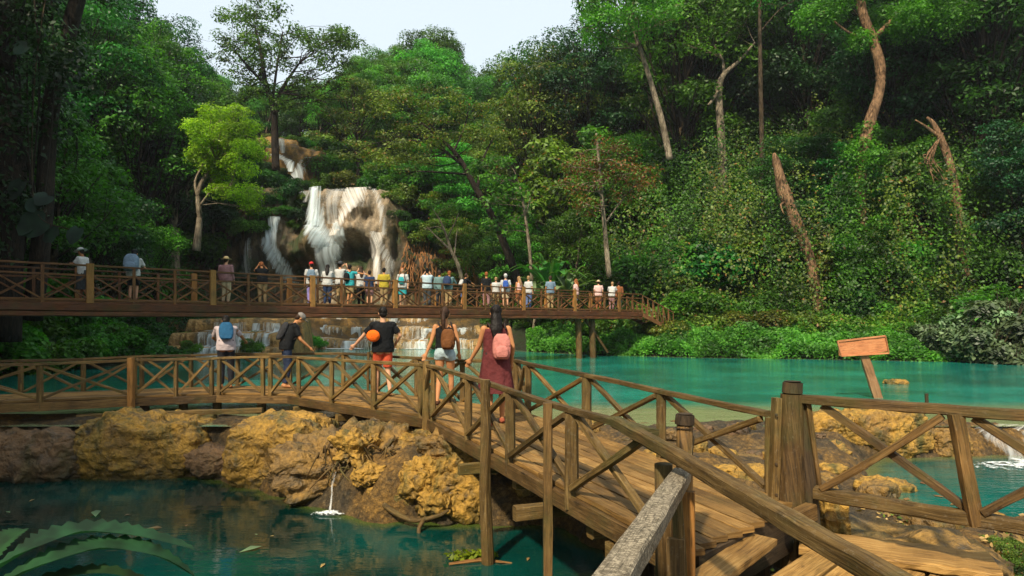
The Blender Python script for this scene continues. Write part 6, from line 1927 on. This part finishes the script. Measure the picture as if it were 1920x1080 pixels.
# --- visitors on the high bridge
def on_bridge(px, off):
    k = (px - 960) / F; a = UA + un * off
    s = (k * a[1] - a[0]) / (uu[0] - k * uu[1]); q = a + uu * s
    return np.array([q[0], q[1], 2.105])
W = {'white': ('white', (.44, .44, .42)), 'black': ('black', (.008, .009, .010)), 'navy': ('navy', (.02, .035, .08)), 'khaki': ('khaki', (.30, .21, .10)), 'grey': ('dark grey', (.05, .055, .06)),
     'teal': ('teal', (.03, .30, .33)), 'yellow': ('mustard yellow', (.36, .28, .03)), 'pink': ('pale pink', (.62, .40, .36)), 'lblue': ('light blue', (.38, .48, .52)), 'cream': ('cream', (.48, .37, .23)),
     'mauve': ('mauve plaid', (.26, .14, .14)), 'slate': ('slate green', (.12, .20, .20)), 'jeans': ('blue jeans', (.10, .14, .28)), 'greyblue': ('grey blue', (.14, .20, .26)), 'straw': ('straw', (.55, .40, .19)),
     'red': ('red', (.45, .03, .03)), 'blue': ('royal blue', (.03, .08, .30)), 'purple': ('violet', (.26, .22, .50)), 'brownc': ('rust brown', (.22, .08, .03))}
UPA = {-1: ((-.26, .18, 1.32), (-.08, .30, 1.60)), 1: ((.26, .18, 1.32), (.08, .30, 1.60))}
LEANA = {-1: ((-.26, .26, 1.12), (-.14, .40, 1.10)), 1: ((.26, .26, 1.12), (.14, .40, 1.10))}
def bp(px, off, yaw, label, **kw):
    kw.setdefault('vox', .022)
    return person(on_bridge(px, off), R(yaw), label, **kw)
bp(157, .45, 80, 'person in white sun hat, white shirt and long grey skirt walking left', H=1.66, female=True, lean=.12, headdown=.3, sk='brown', hair=('black', 'short'), hat=(W['white'], 'sun'), top=(W['white'], 'shirt'), bottom=(W['grey'], 'skirt'), stride=.25, arms={-1: ((-.2, .2, 1.15), (-.1, .38, 1.2)), 1: ((.2, .2, 1.15), (.08, .38, 1.2))})
bp(250, .6, 12, 'visitor with a bulky grey blue rucksack and black shorts', H=1.74, lean=.2, sk='light', hair=('black', 'short'), hat=(W['black'], 'cap'), top=(W['white'], 'shirt'), bottom=(W['black'], 'shorts'), arms=LEANA, pack=(W['greyblue'], 'bulky grey blue rucksack on the high bridge', (.44, .56, .26), (0, 0, .02)))
bp(424, .5, -8, 'visitor in straw hat, mauve plaid shirt and cream trousers', H=1.66, sk='light', hair=('brown', 'short'), hat=(W['straw'], 'sun'), top=(W['mauve'], 'long'), bottom=(W['cream'], 'long'), wide=1.15)
bp(492, .9, 30, 'red haired visitor in black top bending over a camera', H=1.64, female=True, lean=.25, headdown=.5, sk='tan', hair=('red', 'short'), top=(W['black'], 'shirt'), bottom=(W['khaki'], 'long'), arms=UPA)
bp(584, .8, 25, 'visitor in red cap and white t-shirt with violet trousers', H=1.70, sk='light', hair=('black', 'short'), hat=(W['red'], 'cap'), top=(W['white'], 'shirt'), bottom=(W['purple'], 'long'), pack=(W['greyblue'], 'slate blue rucksack of the visitor in the red cap', (.3, .42, .18), (-.05, 0, 0)))
bp(614, .5, 5, 'black haired visitor in white top and dark trousers by the rail', H=1.62, female=True, sk='tan', hair=('black', 'long'), top=(W['white'], 'shirt'), bottom=(W['navy'], 'long'), arms=LEANA, lean=.1)
bp(638, 1.0, -20, 'tall visitor in dark hat raising both arms to photograph the falls', H=1.80, sk='light', hair=('brown', 'short'), hat=(W['grey'], 'sun'), top=(W['white'], 'shirt'), bottom=(W['khaki'], 'long'), arms=UPA)
bp(656, .5, -30, 'visitor in bright teal top with outstretched arm', H=1.66, female=True, sk='tan', hair=('black', 'short'), top=(W['teal'], 'shirt'), bottom=(W['khaki'], 'shorts'), arms={1: ((.38, .15, 1.36), (.62, .2, 1.32))}, pack=(W['black'], 'small black rucksack of the visitor in teal', (.26, .34, .14), (0, 0, 0)))
bp(677, 1.0, 20, 'brown haired visitor in white top and black trousers', H=1.66, female=True, sk='light', hair=('brown', 'long'), top=(W['white'], 'shirt'), bottom=(W['black'], 'long'), arms=UPA)
bp(693, .6, 0, 'short dark haired child in a navy top', H=1.48, sk='light', hair=('black', 'short'), top=(W['navy'], 'shirt'), bottom=(W['mauve'], 'shorts'))
bp(720, .5, 2, 'visitor in mustard yellow t-shirt with short black hair', H=1.62, sk='tan', hair=('black', 'short'), top=(W['yellow'], 'shirt'), bottom=(W['khaki'], 'long'), wide=1.08)
bp(755, .5, 172, 'visitor in sunglasses and white shirt with teal shorts facing the camera', H=1.68, sk='light', hair=('red', 'short'), top=(W['white'], 'shirt'), bottom=(W['teal'], 'shorts'), face=True, pack=(W['teal'], 'teal bag across the chest of the visitor in sunglasses', (.24, .30, .08), (0, .36, -.05)))
bp(801, .5, 8, 'visitor in light blue top with dark bun, hands at the face', H=1.70, female=True, sk='light', hair=('black', 'bun'), top=(W['lblue'], 'shirt'), bottom=(W['grey'], 'long'), arms=UPA, wide=1.08)
bp(824, 1.0, -10, 'visitor in slate green jacket beside the one in light blue', H=1.70, sk='tan', hair=('brown', 'short'), top=(W['slate'], 'long'), bottom=(W['grey'], 'long'))
bp(841, .5, -18, 'visitor carrying a navy rucksack, leaning on the rail', H=1.68, lean=.15, sk='tan', hair=('red', 'short'), top=(W['slate'], 'long'), bottom=(W['khaki'], 'long'), arms=LEANA, pack=(W['navy'], 'navy rucksack next to the slate green jacket', (.36, .46, .2), (0, 0, 0)))
bp(868, .5, -55, 'visitor in black and white top reaching right along the rail', H=1.62, lean=.3, sk='tan', hair=('brown', 'short'), top=(W['black'], 'shirt'), bottom=(W['jeans'], 'shorts'), arms={-1: ((-.2, .4, 1.2), (-.15, .62, 1.1)), 1: ((.2, .4, 1.2), (.15, .62, 1.1))}, pack=(W['white'], 'white shoulder bag of the reaching visitor', (.26, .3, .12), (0, 0, 0)))
bp(912, .5, 5, 'red haired visitor in black top right of the reaching one', H=1.72, female=True, sk='tan', hair=('red', 'short'), top=(W['black'], 'shirt'), bottom=(W['mauve'], 'long'))
bp(930, 1.0, 0, 'small visitor in plain white top right of the red haired one', H=1.55, sk='light', hair=('fair', 'short'), top=(W['white'], 'shirt'), bottom=(W['khaki'], 'long'))
bp(948, .5, 0, 'visitor in white cap and white t-shirt with royal blue rucksack', H=1.68, sk='light', hair=('grey', 'short'), hat=(W['white'], 'wool'), top=(W['white'], 'shirt'), bottom=(W['cream'], 'shorts'), pack=(W['blue'], 'royal blue rucksack over a white t-shirt', (.28, .4, .16), (0, 0, 0)))
bp(973, .8, 40, 'tanned visitor in pale pink top turned to a companion', H=1.64, female=True, sk='tan', hair=('fair', 'long'), top=(W['pink'], 'tank'), bottom=(W['brownc'], 'shorts'))
bp(991, .5, -30, 'fair haired visitor in white top and jeans by the rail', H=1.66, female=True, sk='light', hair=('fair', 'short'), top=(W['white'], 'shirt'), bottom=(W['jeans'], 'long'))
bp(1032, .6, 10, 'visitor in grey blue shirt in front of the radiating plant', H=1.74, sk='tan', hair=('brown', 'short'), top=(W['greyblue'], 'shirt'), bottom=(W['khaki'], 'long'))
bp(1080, .5, 60, 'red haired visitor in white skirt and pale pink top, side on', H=1.66, female=True, sk='tan', hair=('red', 'long'), top=(W['pink'], 'shirt'), bottom=(W['white'], 'shorts'))
bp(1122, .5, 0, 'visitor in cream sun hat and pale pink shirt near the bridge end', H=1.66, sk='light', hair=('brown', 'short'), hat=(W['cream'], 'sun'), top=(W['pink'], 'shirt'), bottom=(W['brownc'], 'long'))
bp(1147, .5, -20, 'visitor in white shirt bending over the rail near the bridge end', H=1.66, lean=.3, sk='light', hair=('fair', 'short'), top=(W['white'], 'shirt'), bottom=(W['mauve'], 'long'), arms=LEANA)
bp(1160, .9, 0, 'visitor in dark rust brown clothes, last one before the stair', H=1.70, sk='brown', hair=('black', 'short'), top=(W['brownc'], 'long'), bottom=(W['grey'], 'long'))
# ---------------------------------------------------------------- camera, sun, sky
cam = bpy.data.cameras.new('camera'); co = bpy.data.objects.new('camera', cam); COL.objects.link(co)
co.location = (0, 0, CZ); co.rotation_euler = (R(90), 0, 0)
cam.sensor_width = 36; cam.lens = F / 1920 * 36; cam.shift_y = (HY - 540) / 1920
cam.clip_start = .05; cam.clip_end = 2000
SC.camera = co
w = bpy.data.worlds.new('World'); SC.world = w; w.use_nodes = True
nt = w.node_tree; bg = nt.nodes['Background']
sky = nt.nodes.new('ShaderNodeTexSky'); sky.sky_type = 'NISHITA'; sky.sun_disc = False
SUN_EL, SUN_AZ = 45, 203   # degrees; azimuth measured clockwise from +Y
sky.sun_elevation = R(SUN_EL); sky.sun_rotation = R(SUN_AZ)
sky.air_density = 1.0; sky.dust_density = 3.5; sky.ozone_density = 1.0
hz = nt.nodes.new('ShaderNodeMix'); hz.data_type = 'RGBA'; hz.inputs[0].default_value = .7
hz.inputs[7].default_value = (6.3, 7.0, 7.3, 1)      # thin bright high haze over the blue
nt.links.new(sky.outputs[0], hz.inputs[6]); nt.links.new(hz.outputs[2], bg.inputs[0]); bg.inputs[1].default_value = .115
sun = bpy.data.lights.new('sun', 'SUN'); sun.energy = 4.3; sun.angle = R(2.5); sun.color = (1, .87, .66)
so = bpy.data.objects.new('sun', sun); COL.objects.link(so)
dv = Vector((math.sin(R(SUN_AZ)) * math.cos(R(SUN_EL)), math.cos(R(SUN_AZ)) * math.cos(R(SUN_EL)), math.sin(R(SUN_EL))))
so.rotation_euler = dv.to_track_quat('Z', 'Y').to_euler(); so.location = (-30, -30, 60)
vs = SC.view_settings; SC.display_settings.display_device = 'sRGB'
vs.view_transform = 'Standard'; vs.look = 'None'; vs.gamma = 1; vs.exposure = 0.6; vs.use_curve_mapping = False
SC.render.engine = 'CYCLES'
cy = SC.cycles
cy.use_denoising = True; cy.max_bounces = 6; cy.diffuse_bounces = 3; cy.glossy_bounces = 3
cy.transmission_bounces = 3; cy.transparent_max_bounces = 12; cy.caustics_reflective = False; cy.caustics_refractive = False
cy.sample_clamp_indirect = 6

hv = bpy.data.meshes.new('haze')
x0, x1, y0, y1, z0, z1 = -75, 85, -35, 135, -6, 75
hv.from_pydata([(x, y, z) for z in (z0, z1) for y in (y0, y1) for x in (x0, x1)], [], [(0, 2, 3, 1), (4, 5, 7, 6), (0, 1, 5, 4), (2, 6, 7, 3), (0, 4, 6, 2), (1, 3, 7, 5)])
hm = bpy.data.materials.new('haze'); hm.use_nodes = True; hm.node_tree.nodes.clear()
ho = hm.node_tree.nodes.new('ShaderNodeOutputMaterial'); hp_ = hm.node_tree.nodes.new('ShaderNodeVolumePrincipled')
hp_.inputs['Color'].default_value = (.86, .93, 1, 1); hp_.inputs['Density'].default_value = .00028; hp_.inputs['Anisotropy'].default_value = .25
hm.node_tree.links.new(hp_.outputs[0], ho.inputs['Volume'])
hz_o = obj('haze', hv, hm); tag(hz_o, kind='stuff')
cy.volume_bounces = 0
